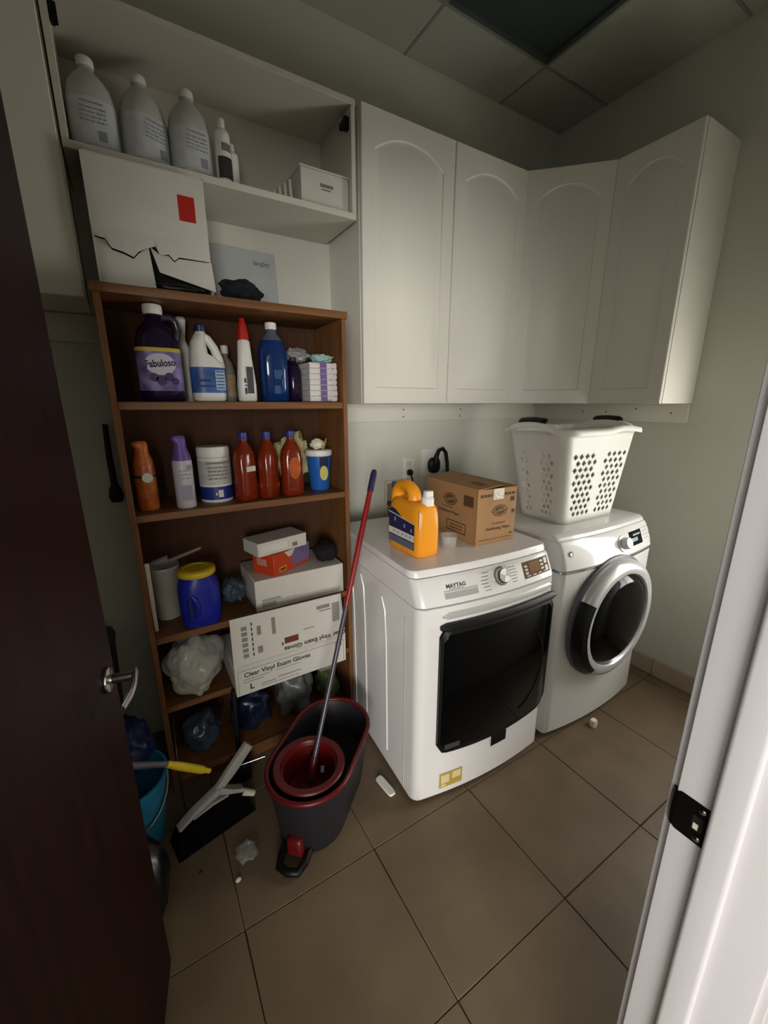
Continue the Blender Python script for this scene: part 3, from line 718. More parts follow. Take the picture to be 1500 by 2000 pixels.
p2 = thing('power_plug', 'large black dryer plug with a thick looping cord', 'plug', (1.545, YB-.03, 1.2))
M().se([(0,.034,.040,2.6),(.012,.042,.048,2.6),(.030,.040,.046,2.6),(.042,.028,.034,2.4)], 28).xf(frame((1.545, YB-.008, 1.185),(1,0,0),(0,0,1))).build('plug', black_m, p2)
M().tube([(1.548,YB-.035,1.20),(1.552,YB-.04,1.24),(1.565,YB-.045,1.275),(1.595,YB-.045,1.285),(1.618,YB-.045,1.26),(1.628,YB-.05,1.2),(1.632,YB-.055,1.1),(1.632,YB-.06,.8)], [.022,.014,.0115,.011,.011,.011,.011,.011], 12).build('cord', black_m, p2)
wb = thing('water_supply_box', 'beige recessed water supply box behind the detergent jug', 'supply box', (1.295, YB-.01, .98))
w = M()
for q in ((1.205,1.22,.89,1.118),(1.372,1.39,.89,1.118),(1.22,1.372,1.10,1.118),(1.22,1.372,.89,.905)): w.box(q[0],q[1],YB-.014,YB-.0005,q[2],q[3])
w.build('frame', cream_m, wb, bevel=.002)
M().box(1.22, 1.372, YB-.004, YB-.001, .905, 1.10).build('recess', mat('beige_recess','#9a9178',.6), wb, smooth=False)
M().tube([(1.228,YB-.004,.985),(1.228,YB-.05,.985)], .012, 14).build('valve', mat('brass','#6b4a22',.35,.8), wb)
M().tube([(1.215,YB-.048,.985),(1.242,YB-.048,.985)], .008, 10).build('valve_knob', mat('brass','#6b4a22',.35,.8), wb)

# ------------------------------------------------------------------ top of the bookcase
TZ = 1.8975
bx = thing('white_carton', 'large white carton with a red square label and torn front, on top of the bookcase', 'carton', (.14, 1.76, TZ))
bf, bbk, bl, br_, bt_ = 1.635, 1.868, -.022, .305, 2.250
M().box(bl, bl+.004, bf, bbk, TZ, bt_).build('side_panel', paper_m, bx, smooth=False)
M().box(br_-.004, br_, bf, bbk, TZ, bt_).build('side_panel', paper_m, bx, smooth=False)
M().box(bl, br_, bbk-.004, bbk, TZ, bt_).build('rear_panel', paper_m, bx, smooth=False)
M().box(bl, br_, bf, bbk, bt_-.004, bt_).build('top_panel', paper_m, bx, smooth=False)
M().box(bl, br_, bf, bbk, TZ, TZ+.003).build('bottom_panel', cardin_m, bx, smooth=False)
tear = [(bl,2.035),(bl+.03,2.03),(bl+.045,2.005),(bl+.075,1.998),(bl+.10,1.988),(bl+.115,2.005),(bl+.14,2.02),(bl+.165,2.03),(bl+.175,2.005),(bl+.20,2.012),(bl+.215,1.995),(bl+.23,2.008),(br_,2.01)]
M().box(bl, br_, bf-.002, bf+.002, 2.06, bt_-.004).build('front_panel', paper_m, bx, smooth=False)
rg = []
for k, (px_, pz_) in enumerate(tear):
    o_ = .011*max(0, min(1, (2.04-pz_)/.04)) if 0 < k < len(tear)-1 else 0.0
    rg.append([(px_, bf-.002, 2.0602), (px_, bf-.002-o_, pz_), (px_, bf+.001-o_, pz_), (px_, bf+.002, 2.0602)])
M().loft(rg).build('torn_edge', paper_m, bx, smooth=False)
lf = [(bl,2.033),(bl+.03,2.028),(bl+.045,2.003),(bl+.075,1.996),(bl+.10,1.986),(bl+.115,2.003),(bl+.146,2.028),(bl+.153,TZ+.012),(bl,TZ+.002)]
def out_l(p): return .012*(2.035-p[1])/.13
M().prism(lf, lambda p: (p[0], bf+.006-out_l(p), p[1]), lambda p: (p[0], bf+.009-out_l(p), p[1])).build('torn_flap', paper_m, bx, smooth=False)
rf = [(bl+.150,2.030),(bl+.175,2.010),(bl+.20,2.010),(bl+.215,1.993),(bl+.23,2.006),(br_+.003,2.008),(br_+.006,TZ+.018),(bl+.168,TZ+.058)]
M().prism(rf, lambda p: (p[0], bf+.006-2.2*out_l(p), p[1]), lambda p: (p[0], bf+.009-2.2*out_l(p), p[1])).build('torn_flap', paper_m, bx, smooth=False)
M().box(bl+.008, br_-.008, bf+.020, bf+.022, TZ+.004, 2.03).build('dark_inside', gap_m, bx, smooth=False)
M().box(.223, .272, bf-.0032, bf-.002, 2.118, 2.190).build('red_label', redl_m, bx, smooth=False)
pb = thing('flat_box', 'flat pale blue-grey box leaning on the wall behind the dark cloth', 'box', (.50, 1.955, TZ))
M().add([(.345,1.935,1.78),(.635,1.935,1.78),(.635,1.972,2.178),(.345,1.972,2.178),(.345,1.953,1.78),(.635,1.953,1.78),(.635,1.983,2.178),(.345,1.983,2.178)], [(0,1,2,3),(4,7,6,5),(0,4,5,1),(1,5,6,2),(2,6,7,3),(3,7,4,0)]).build('panel', mat('pale_blue_card','#b9bcbc',.6), pb, bevel=.002)
text('langley', .026, mat('blue_grey_ink','#7b8390',.6), pb, frame((.575,1.9655,2.130),(1,0,0),(0,.093,1)), bold=.0004)
cl_ = crumple((.415, 1.70, TZ+.040), (.085, .075, .050), 4, .35, 6, 3, flat=TZ+.0008).build('dark_cloth', mat('navy_cloth','#161722',.9,var=.3,scale=20,bump=.5,bscale=40), ang=170)
tag(cl_, 'crumpled dark navy cloth on top of the bookcase beside the white carton', 'cloth')
cb2 = crumple((.20, 1.598, TZ+.012), (.075, .014, .012), 3, .3, 5, 8, flat=TZ+.0006).build('black_strap', black_m, ang=170)
tag(cb2, 'black strap poking out under the white carton', 'strap')

# ------------------------------------------------------------------ open cabinet contents
ZO = 2.2845
jugm = mat('milky_plastic', '#b9bab4', 0.4, var=0.03); labm = mat('jug_label', '#c6c8ca', 0.6, var=0.1, scale=40); lab2 = mat('label_print_grey', '#8d9299', .6)
def gallon(label):
    t = thing('gallon_jug', label, 'jug', (0,0,0), group='white jugs in the open cabinet', local=True)
    M().se([(0,.060,.058,2.4),(.006,.065,.064,2.4),(.10,.0665,.0655,2.4),(.15,.0665,.0655,2.4),(.19,.058,.056,2.3),(.215,.042,.040,2),(.232,.026,.026,2),(.240,.020,.020,2),(.250,.020,.020,2)], 36).build('body', jugm, t, ang=60, local=True)
    M().lathe([(.022,.246),(.023,.250),(.023,.266),(.020,.270)], 24).build('cap', plast_m, t, local=True)
    M().tube([(.0,.055,.145),(.0,.066,.175),(.0,.060,.205),(.0,.038,.225),(.0,.018,.230)], .011, 12).build('handle', jugm, t, local=True, ang=60)
    rg = []
    for z in (.025, .145):
        rg.append([(.0672*math.copysign(abs(cos(R(a)))**(2/2.4), cos(R(a))), .0662*math.copysign(abs(sin(R(a)))**(2/2.4), sin(R(a))), z) for a in range(185, 356, 6)])
    lb = M().loft(rg, False, False, closed=False).build('label', labm, t, local=True, ang=60)
    prints([(-.030,.030,.128,.132)] + lines(-.034,.034,.116,4,.011,.004) + [(.008,.030,.036,.062)], frame((0,-.0666,0),(1,0,0),(0,0,1)), lab2, t, local=True, name='label_print')
    return t
g0 = gallon('white gallon jug nearest the left side of the open cabinet'); g0.location = (.027, 1.79, ZO)
g1 = copy_tree(g0); g1.location = (.166, 1.79, ZO); g1['label'] = 'middle of the three white gallon jugs in the open cabinet'
g1.rotation_euler[2] = R(25)
g2 = copy_tree(g0); g2.location = (.304, 1.78, ZO); g2['label'] = 'white gallon jug beside the small black-labelled bottle in the open cabinet'
g2.rotation_euler[2] = R(8)
def smallbottle(name, label, x, y, h, r_, m, lm=None, capm=plast_m):
    t = thing(name, label, 'bottle', (x, y, ZO))
    M().lathe([(r_*.92,ZO),(r_,ZO+.005),(r_,ZO+h*.74),(r_*.92,ZO+h*.80),(r_*.45,ZO+h*.86)], 28, c=(x,y)).build('body', m, t, ang=50)
    M().lathe([(r_*.5,ZO+h*.855),(r_*.5,ZO+h*.98),(r_*.42,ZO+h)], 24, c=(x,y)).build('cap', capm, t)
    if lm:
        M().loft([[(x+(r_+.0008)*cos(R(a)), y+(r_+.0008)*sin(R(a)), z) for a in range(215,350,6)] for z in (ZO+h*.10, ZO+h*.42)], False, False, closed=False).build('label', lm, t, ang=60)
        M().loft([[(x+(r_+.0008)*cos(R(a)), y+(r_+.0008)*sin(R(a)), z) for a in range(250,330,6)] for z in (ZO+h*.50, ZO+h*.62)], False, False, closed=False).build('label_print', grey_m, t, ang=60)
    return t
smallbottle('lotion_bottle', 'small white bottle with a dark label in the open cabinet', .400, 1.735, .200, .026, plast_m, dark_m)
smallbottle('lotion_bottle', 'plain white bottle tucked behind the dark-labelled bottle', .437, 1.775, .155, .024, plast_m)
wbx = thing('white_box', 'long white box at the right end of the open cabinet shelf', 'box', (.77, 1.80, ZO))
M().box(.668, .866, 1.70, 1.93, ZO, ZO+.120).build('carton', paper_m, wbx, bevel=.0015, seg=1)
M().box(.664, .868, 1.697, 1.93, ZO+.121, ZO+.127).build('lid', paper_m, wbx, bevel=.001, seg=1)
prints([(.75,.79,0,.005),(.745,.80,.010,.022)], frame((0,1.6999,ZO+.06),(1,0,0),(0,0,1)), grey_m, wbx)
for k in range(4):
    e = M().box(0, .010, 0, .16, 0, .085-.012*k).xf(Matrix.Translation((.640-.018*k, 1.74+.01*k, ZO)) @ Matrix.Rotation(R(-4),4,'Y')).build('thin_booklet', cream_m, smooth=False)
    tag(e, ('tallest thin cream booklet, touching the white box in the open cabinet','second tallest of the cream booklets beside the white box','third cream booklet counted from the white box','shortest cream booklet, farthest from the white box')[k], 'booklet', 'booklets by the white box')

# ------------------------------------------------------------------ shelf 1
Z = S1 + .0006
purl = mat('purple_liquid', '#1e1030', 0.12, var=.2, spec=.7); purlab = mat('violet_label', '#4d3a78', .45, var=.35, scale=18, col2='#8d7fb0')
t = thing('floor_cleaner_jug', 'dark purple floor cleaner jug with a violet fruit label and white cap', 'bottle', (.112, 1.675, Z))
c = (.112, 1.675)
M().se([(Z,.062,.050,3.4),(Z+.008,.068,.056,3.4),(Z+.10,.069,.056,3.4),(Z+.165,.068,.055,3),(Z+.20,.064,.052,2.6),(Z+.235,.050,.043,2.3),(Z+.258,.030,.030,2),(Z+.270,.022,.022,2),(Z+.285,.022,.022,2)], 40, c=c).build('body', purl, t, ang=60)
M().lathe([(.027,Z+.280),(.030,Z+.284),(.030,Z+.306),(.027,Z+.310)], 28, c=c).build('cap', plast_m, t)
M().tube([(.135,1.675,Z+.272),(.160,1.675,Z+.276),(.178,1.675,Z+.262),(.182,1.675,Z+.235),(.172,1.675,Z+.205)], [.010,.011,.011,.011,.012], 12).build('handle', mat('clear_violet','#3a3346',.15,spec=.7), t, ang=60)
def selabel(par, c, z0, z1, a, b_, p, a0, a1, m, name, out=.0009, n=24, powz=None):
    rg = []
    for z in (z0, z1):
        r_ = []
        for i in range(n+1):
            th_ = R(a0+(a1-a0)*i/n); ct_, st_ = cos(th_), sin(th_)
            r_.append((c[0]+(a+out)*math.copysign(abs(ct_)**(2/p), ct_), c[1]+(b_+out)*math.copysign(abs(st_)**(2/p), st_), z))
        rg.append(r_)
    return M().loft(rg, False, False, closed=False).build(name, m, par, ang=60)
selabel(t, c, Z+.035, Z+.165, .069, .056, 3.4, 196, 344, purlab, 'label')
selabel(t, c, Z+.160, Z+.172, .069, .056, 3.4, 196, 344, mat('gold_print','#c9a93a',.5), 'label_band', .0013)
el = M().add([(.112+.046*cos(R(a)), 1.675-.0576, Z+.120+.034*sin(R(a))) for a in range(0,360,12)], [tuple(range(30))]).build('label_oval', mat('lilac_white','#c9c2d2',.5), t, smooth=False)
text('Fabuloso', .031, mat('deep_ink','#1a1430',.5), t, frame((.112,1.675-.0582,Z+.122),(1,0,.10),(0,0,1)), bold=.0009, squash=.82)
fr_m = mat('grape_print','#3a2560',.5,var=.4,scale=60)
for fx, fz, fr_ in ((.088,.078,.014),(.110,.068,.016),(.134,.080,.014),(.152,.066,.011)):
    M().add([(fx+fr_*cos(R(a)), 1.675-.0580, Z+fz+fr_*sin(R(a))) for a in range(0,360,24)], [tuple(range(15))]).build('fruit_print', fr_m, t, smooth=False)

t = thing('spray_bottle', 'white spray nozzle bottle tucked behind the purple jug', 'bottle', (.205, 1.80, Z))
M().lathe([(.034,Z),(.037,Z+.006),(.037,Z+.15),(.028,Z+.19),(.014,Z+.22),(.014,Z+.24)], 24, c=(.205,1.80)).build('body', plast_m, t, ang=50)
M().se([(Z+.24,.015,.018,4),(Z+.262,.016,.028,4,0,-.008),(Z+.285,.017,.040,5,0,-.016),(Z+.296,.014,.034,4,0,-.012)], 24, c=(.205,1.80)).build('nozzle', plast_m, t, ang=50)

blea = thing('bleach_jug', 'white bleach jug with a blue label and moulded handle', 'bottle', (.263, 1.67, Z))
c = (.263, 1.67)
M().se([(Z,.050,.044,3),(Z+.006,.056,.050,3),(Z+.035,.058,.052,3),(Z+.115,.058,.052,3),(Z+.135,.056,.050,2.8),(Z+.165,.030,.045,2.4,-.022),(Z+.20,.026,.040,2.3,-.022),(Z+.225,.020,.026,2.1,-.014),(Z+.236,.016,.016,2,-.010),(Z+.242,.016,.016,2,-.010)], 36, c=c).build('body', plast_m, blea, ang=60)
M().tube([(.308,1.67,Z+.118),(.306,1.67,Z+.150),(.294,1.67,Z+.185),(.276,1.67,Z+.215),(.256,1.67,Z+.228)], [.019,.016,.015,.014,.013], 14).build('handle', plast_m, blea, ang=60)
M().lathe([(.019,Z+.238),(.020,Z+.242),(.020,Z+.258),(.017,Z+.261)], 24, c=(.253,1.67)).build('cap', mat('navy_cap','#1c1f4a',.4), blea)
blab = mat('blue_label', '#3f6fb5', .4, var=.3, scale=14, col2='#24427e')
selabel(blea, c, Z+.030, Z+.117, .058, .052, 3, 190, 350, blab, 'label')
prints([(.018,.050,.040,.108)], frame((.263,1.67-.0536,Z),(1,0,0),(0,0,1)), mat('pale_blue_panel','#9fb6d6',.5), blea, name='label_panel')
prints([(.021,.047,.046+.011*i,.049+.011*i) for i in range(6)], frame((.263,1.67-.0541,Z),(1,0,0),(0,0,1)), navy_m, blea, name='label_print')
prints([(-.045,.012,.050,.056),(-.045,.0,.068,.076)], frame((.263,1.67-.0536,Z),(1,0,0),(0,0,1)), mat('navy_print','#1b2a5e',.5), blea, name='label_print')

t = thing('clear_bottle', 'small clear bottle with a tan label behind the bleach jug', 'bottle', (.345, 1.75, Z))
M().lathe([(.030,Z),(.033,Z+.006),(.033,Z+.11),(.026,Z+.145),(.012,Z+.165),(.012,Z+.18)], 24, c=(.345,1.75)).build('body', mat('hazy_clear','#8f8a80',.2,var=.2), t, ang=50)
M().lathe([(.014,Z+.178),(.014,Z+.205),(.011,Z+.208)], 20, c=(.345,1.75)).build('cap', plast_m, t)
M().loft([[(.345+.0338*cos(R(a)), 1.75+.0338*sin(R(a)), z) for a in range(200,341,10)] for z in (Z+.02,Z+.10)], False, False, closed=False).build('label', mat('tan_label','#b59c7c',.5,var=.3,scale=30), t, ang=60)

t = thing('stain_remover_bottle', 'tall tapering white bottle with a red nozzle cap', 'bottle', (.398, 1.66, Z)); c = (.398, 1.66)
M().se([(Z,.030,.022,3),(Z+.005,.034,.026,3),(Z+.06,.034,.026,3),(Z+.11,.030,.024,2.8),(Z+.16,.025,.021,2.5),(Z+.215,.022,.019,2.3),(Z+.222,.016,.016,2)], 32, c=c).build('body', plast_m, t, ang=60)
M().se([(Z+.220,.020,.019,2.3),(Z+.235,.020,.018,2.3),(Z+.270,.014,.013,2.3),(Z+.292,.009,.009,2),(Z+.296,.006,.006,2)], 24, c=c).build('nozzle_cap', redl_m, t, ang=50)
M().box(.394,.418,1.6325,1.6338,Z+.03,Z+.125).build('dark_label', mat('grey_black_label','#4a4a50',.5,var=.4,scale=50), t, smooth=False)
prints([(.384,.392,Z+.028,Z+.05),(.386,.392,Z+.056,Z+.062),(.384,.391,Z+.068,Z+.084)], frame((0,1.6330,0),(1,0,0),(0,0,1)), dark_m, t)

bluel = mat('blue_liquid', '#0f2f66', 0.1, var=.15, spec=.7)
t = thing('glass_cleaner_bottle', 'clear bottle of deep blue cleaner with a white cap', 'bottle', (.508, 1.675, Z)); c = (.508, 1.675)
M().se([(Z,.048,.036,3),(Z+.006,.054,.041,3),(Z+.15,.055,.042,3),(Z+.19,.054,.041,2.7),(Z+.225,.044,.036,2.3)], 36, c=c).build('body', bluel, t, ang=60)
M().se([(Z+.2255,.0438,.0358,2.3),(Z+.245,.028,.026,2.1),(Z+.256,.019,.019,2),(Z+.268,.019,.019,2)], 36, c=c).build('neck', mat('clear_neck','#55606e',.12,spec=.7), t, ang=60)
M().lathe([(.0205,Z+.266),(.0215,Z+.270),(.0215,Z+.288),(.019,Z+.291)], 24, c=c).build('cap', plast_m, t)
prints([(-.012,.012,.03,.06),(-.008,.022,.085,.118),(.018,.028,.06,.10)], frame((.508,1.675-.0422,Z),(1,0,0),(0,0,1)), mat('pale_sheen','#3c5a88',.15), t, name='embossed_sheen', h=.002)  # raised marks with a sheen painted in as paler blue
t = thing('dark_bottle', 'dark violet bottle squeezed between the blue cleaner and the diaper stack', 'bottle', (.598, 1.70, Z))
M().se([(Z,.024,.030,3),(Z+.005,.028,.034,3),(Z+.12,.028,.034,3),(Z+.15,.018,.020,2.3),(Z+.16,.012,.012,2)], 28, c=(.598,1.70)).build('body', purl, t, ang=60)
M().lathe([(.013,Z+.158),(.013,Z+.175)], 18, c=(.598,1.70)).build('cap', dark_m, t)

dip_m = mat('diaper_white', '#d6d0cd', .8, var=.05, scale=20, bump=.4, bscale=70)
for k in range(7):
    z = Z + .0015 + .0215*k
    dpr = thing('folded_diaper', 'folded white diaper with a purple stripe, ' + ('bottom','second from the bottom','third from the bottom','fourth, in the middle','third from the top','second from the top','topmost')[k] + ' of its stack', 'diaper', (.695, 1.69, z), group='stacked diapers')
    pts = []
    rg = []
    for i in range(15):
        x = .635 + .118*i/14 + .001*random.uniform(-1,1); e = .012*(1 if i < 11 else 1.0)
        w_ = .0102 + (.0015*sin(i*2.2+k*1.7) if i > 10 else 0)
        rg.append([(x, 1.69-.072 + .004*noise.noise(Vector((x*30,k,0))), z+.0105-w_), (x, 1.69-.077, z+.0105), (x, 1.69-.072, z+.0105+w_), (x, 1.69+.10, z+.0105+w_), (x, 1.69+.10, z+.0105-w_)])
    M().loft(rg).build('pad', dip_m, dpr, ang=60)
    M().box(.680, .708, 1.6118, 1.6145, z+.0015, z+.0195).build('stripe', mat('violet_stripe','#6f5590',.7), dpr, smooth=False)
o = crumple((.640, 1.76, Z+.190), (.060, .05, .036), 4, .5, 8, 11, flat=Z+.1545).build('plastic_wrap', mat('white_film','#b9b9b6',.25,alpha=.75,var=.2,scale=20,bump=.6,bscale=40), ang=170)
tag(o, 'crumpled clear plastic wrap on top of the diaper stack', 'plastic wrap')
o = crumple((.708, 1.665, Z+.172), (.050, .05, .019), 4, .45, 8, 5, flat=Z+.1545).build('aqua_diaper', mat('aqua_cloth','#a9cdc9',.8,var=.15,scale=20), ang=170)
tag(o, 'pale aqua ruffled diaper lying on the diaper stack', 'diaper')

# ------------------------------------------------------------------ shelf 2
Z = S2 + .0006
def can(name, label, x, y, r_, h, m, capm, extra=None):
    t = thing(name, label, 'spray can', (x, y, Z))
    M().lathe([(r_*.9,Z),(r_,Z+.004),(r_,Z+h*.62),(r_*.96,Z+h*.66)], 32, c=(x,y)).build('body', m, t, ang=50)
    M().lathe([(r_*.96,Z+h*.661),(r_*.92,Z+h*.70),(r_*.66,Z+h*.82),(r_*.60,Z+h*.90)], 32, c=(x,y)).build('collar', capm, t, ang=60)
    M().se([(Z+h*.90,r_*.62,r_*.58,3),(Z+h*.95,r_*.72,r_*.60,3,-.004),(Z+h*.985,r_*.66,r_*.55,3,-.004),(Z+h,r_*.45,r_*.4,3,-.002)], 24, c=(x,y)).build('spray_head', capm, t, ang=60)
    return t
orl = mat('orange_can', '#b5652a', .35, var=.5, scale=30, col2='#8a4418')
t = can('air_freshener', 'orange air freshener can at the left end of the shelf', .020, 1.665, .0345, .245, orl, mat('orange_cap','#b9601f',.4))
cyl = lambda x, y, r_, a0, a1, z0, z1: M().loft([[(x+r_*cos(R(a)), y+r_*sin(R(a)), z) for a in range(a0, a1+1, 8)] for z in (z0, z1)], False, False, closed=False)
cyl(.020,1.665,.0352,190,350,Z+.118,Z+.128).build('label_band', dark_m, t, ang=60)
M().add([(.026+.017*cos(R(a)), 1.665-.0362, Z+.120+.017*sin(R(a))) for a in range(0,360,15)], [tuple(range(24))]).build('label_disc', paper_m, t, smooth=False)
t = can('air_freshener', 'white air freshener can with a purple spray head', .140, 1.64, .0335, .262, mat('lilac_can','#c4bfc6',.4,var=.12,scale=40), purple_m)
prints(lines(-.018,.022,.138,3,.014,.004)+[(.012,.026,.142,.158),(-.016,.020,.03,.085)], frame((.140,1.64-.0338,Z),(1,0,0),(0,0,1)), mat('grey_lilac_print','#948fa0',.5), t, name='label_print')
t = thing('wipes_tub', 'white round wipes tub with a dark blue lower band', 'tub', (.258, 1.70, Z)); x, y, r_ = .258, 1.70, .060
M().lathe([(.056,Z),(.060,Z+.006),(.060,Z+.168),(.057,Z+.172)], 40, c=(x,y)).build('body', plast_m, t, ang=50)
M().lathe([(.058,Z+.173),(.060,Z+.176),(.060,Z+.205),(.056,Z+.212),(.030,Z+.214)], 40, c=(x,y)).build('lid', plast_m, t, ang=50)
cyl(x,y,.0608,180,360,Z+.012,Z+.062).build('blue_band', mat('deep_blue_label','#1b2c7a',.45), t, ang=60)
cyl(x,y,.0606,190,350,Z+.070,Z+.160).build('label', mat('grey_label','#c2bfba',.5,var=.2,scale=45), t, ang=60)
prints([(-.04,.04,.150,.156)]+lines(-.036,.036,.136,4,.014,.005), frame((x,y-.0612,Z),(1,0,0),(0,0,1)), grey_m, t, name='label_print')
prints([(-.004,.014,.022,.050),(-.014,-.008,.03,.04)], frame((x,y-.0612,Z),(1,0,0),(0,0,1)), paper_m, t, name='label_print')

amber = mat('amber_soap', '#9c3417', 0.1, var=.15, spec=.7, trans=.45); amber2 = mat('amber_label', '#c05a2c', .3, var=.4, scale=30)
def soap(label):
    t = thing('soap_bottle', label, 'bottle', (0,0,0), group='amber dish soap bottles', local=True)
    M().se([(0,.038,.026,3.2),(.006,.044,.031,3.2),(.05,.045,.032,3),(.10,.042,.031,2.8),(.15,.045,.032,2.8),(.185,.040,.030,2.5),(.212,.024,.022,2.2),(.228,.015,.015,2),(.240,.015,.015,2)], 36).build('body', amber, t, ang=60, local=True)
    M().lathe([(.0165,.236),(.0175,.240),(.0165,.262),(.012,.266)], 22).build('cap', mat('indigo_soap_cap','#2c3580',.4), t, local=True)
    return t
Zs = Z
a1 = soap('amber dish soap bottle with a white corner label, left of its two neighbours'); a1.location = (.362, 1.645, Zs); a1.rotation_euler[2] = R(28)
a2 = copy_tree(a1); a2.location = (.452, 1.645, Zs); a2.rotation_euler[2] = R(40); a2['label'] = 'amber dish soap bottle standing in the middle of three'
a3 = copy_tree(a1); a3.location = (.548, 1.640, Zs); a3.rotation_euler[2] = R(5); a3['label'] = 'amber dish soap bottle with a bright orange label beside the blue tub'
M().box(-.022,.022,-.0335,-.0322,.115,.135).build('white_label', paper_m, a1, smooth=False, local=True)
M().add([(.026*cos(R(a)), -.0330, .115+.045*sin(R(a))) for a in range(0,360,20)], [tuple(range(18))]).build('front_label', amber2, a3, smooth=False, local=True)
t = thing('wipes_cup', 'blue tapered tub with a white rim and lemon label', 'tub', (.690, 1.69, Z)); x, y = .690, 1.69
M().lathe([(.040,Z),(.042,Z+.004),(.053,Z+.150)], 36, c=(x,y)).build('body', mat('mid_blue_tub','#1f5fae',.4,var=.15), t, ang=50)
M().lathe([(.056,Z+.151),(.058,Z+.155),(.058,Z+.172),(.054,Z+.176)], 36, c=(x,y)).build('rim', plast_m, t, ang=50)
M().box(-.018,.018,-.0012,.0,.105,.145).xf(frame((x,y-.051,Z),(1,0,0),(0,1,-.0))).build('dark_logo', navy_m, t, smooth=False)
M().add([(x+.019*cos(R(a)), y-.0525, Z+.078+.032*sin(R(a))) for a in range(0,360,20)], [tuple(range(18))]).build('lemon_print', mat('lemon','#c9c26a',.5), t, smooth=False)
M().box(x-.018, x+.018, y-.0535, y-.0505, Z+.112, Z+.146).build('dark_logo', mat('dark_navy','#141c40',.5), t, smooth=False)
o = crumple((.600, 1.780, Z+.130), (.085, .05, .130), 4, .35, 9, 21, flat=Z+.0004).build('paper_towel', mat('cream_paper','#cfc48f',.8,var=.1,scale=15), ang=170)
tag(o, 'crumpled cream paper behind the amber bottles and blue tub', 'paper')
o = crumple((.672, 1.662, Z+.203), (.034, .028, .026), 3, .4, 7, 31, flat=Z+.177).build('paper_wad', mat('pale_paper','#d9d3b8',.8,var=.1,scale=15), ang=170)
tag(o, 'pale paper wad pulled out of the blue tub', 'paper')
o = M().tube([(.705,1.68,Z+.176),(.712,1.675,Z+.20),(.722,1.672,Z+.225)], [.007,.008,.002], 8).build('green_tab', mat('olive','#8c8a3a',.6))
tag(o, 'small olive green tab sticking out of the blue tub', 'tab')

# ------------------------------------------------------------------ shelf 3
Z = S3 + .0006
t = thing('white_bin', 'small white bin stuffed with tools on the third shelf', 'bin', (.034, 1.755, Z)); x, y = .034, 1.755
M().lathe([(.043,Z),(.045,Z+.004),(.055,Z+.205),(.060,Z+.210),(.060,Z+.222),(.056,Z+.222),(.050,Z+.205),(.042,Z+.01)], 32, c=(x,y)).build('body', mat('dull_white_bin','#bdb6ae',.5,var=.1,scale=10), t, ang=50)
M().lathe([(.048,Z+.19),(.02,Z+.198),(.001,Z+.2)], 28, c=(x,y), cap0=False).build('filling', clearb_m, t, ang=60)
o = M().tube([(.020,1.745,Z+.228),(.09,1.72,Z+.255),(.175,1.70,Z+.285)], [.009,.008,.006], 10).build('brush_handle', mat('pale_wood','#8f7c69',.6)); tag(o, 'pale brush handle slanting out of the white bin', 'brush')
o = M().tube([(.0,1.735,Z+.240),(.055,1.725,Z+.255)], [.012,.014], 10).build('grey_tool', mat('lilac_grey','#8f8793',.5)); tag(o, 'lilac-grey tool lying across the white bin', 'tool')
o = M().box(-.022,-.010,1.595,1.60,Z,Z+.0).v and M().add([(-.025,1.64,Z),(-.012,1.64,Z),(-.012,1.65,Z),(-.025,1.65,Z),(-.025,1.60,Z+.29),(-.010,1.60,Z+.29),(-.010,1.61,Z+.29),(-.025,1.61,Z+.29)], [(0,3,2,1),(4,5,6,7),(0,1,5,4),(1,2,6,5),(2,3,7,6),(3,0,4,7)]).build('paint_stick', cream_m, bevel=.002)
tag(o, 'flat cream stick leaning in the left corner of the third shelf', 'stick')
t = thing('blue_tub', 'royal blue plastic tub with a yellow screw lid', 'tub', (.142, 1.635, Z)); c = (.142, 1.635)
M().se([(Z,.060,.052,3),(Z+.008,.070,.060,3),(Z+.06,.075,.064,3),(Z+.15,.075,.064,2.8),(Z+.18,.070,.061,2.5),(Z+.198,.062,.058,2.2),(Z+.205,.060,.057,2)], 40, c=c).build('body', blue_m, t, ang=60)
M().lathe([(.066,Z+.206),(.069,Z+.209),(.069,Z+.226),(.064,Z+.231),(.045,Z+.232),(.043,Z+.229),(.002,Z+.229)], 40, c=c).build('lid', yellow_m, t, ang=50)
M().tube([(.105,1.577,Z+.15),(.118,1.569,Z+.13),(.128,1.568,Z+.10),(.124,1.570,Z+.06),(.112,1.577,Z+.04)], [.006,.009,.010,.009,.006], 10).build('grip_ridge', blue_m, t, ang=60)
M().se([(Z+.05,.010,.006,2.2),(Z+.09,.014,.006,2.2),(Z+.13,.010,.006,2.2)], 18, c=(.104,1.5755)).build('grip_hollow', mat('dark_blue_hollow','#121a66',.4), t, ang=60)
o = crumple((.282, 1.74, Z+.06), (.055, .07, .062), 4, .45, 7, 13, flat=Z+.0005).build('plastic_bag', mat('bluish_film','#5a6a7c',.2,alpha=.6,var=.3,scale=12,bump=.7,bscale=30), ang=170); tag(o, 'bluish clear plastic bag lying behind the blue tub', 'bag')
t = thing('white_box', 'low white box with faint print on the third shelf', 'box', (.56, 1.72, Z))
M().box(.345, .745, 1.588, 1.84, Z, Z+.138).build('carton', paper_m, t, bevel=.002, seg=1)
prints([(.37,.45,.040,.052),(.37,.43,.016,.034)] + lines(.37,.53,.036,1,.01,.003), frame((0,1.588,Z),(1,0,0),(0,0,1)), mat('faint_print','#a39c92',.6), t)
ZB2 = Z + .1385
t = thing('tissue_box', 'orange and purple printed box under the top white box', 'box', (.50, 1.70, ZB2), rz=R(30))
M().box(-.115, .115, -.06, .06, 0, .092).build('carton', mat('orange_print','#c8421c',.45,var=.12,scale=8), t, bevel=.002, seg=1)
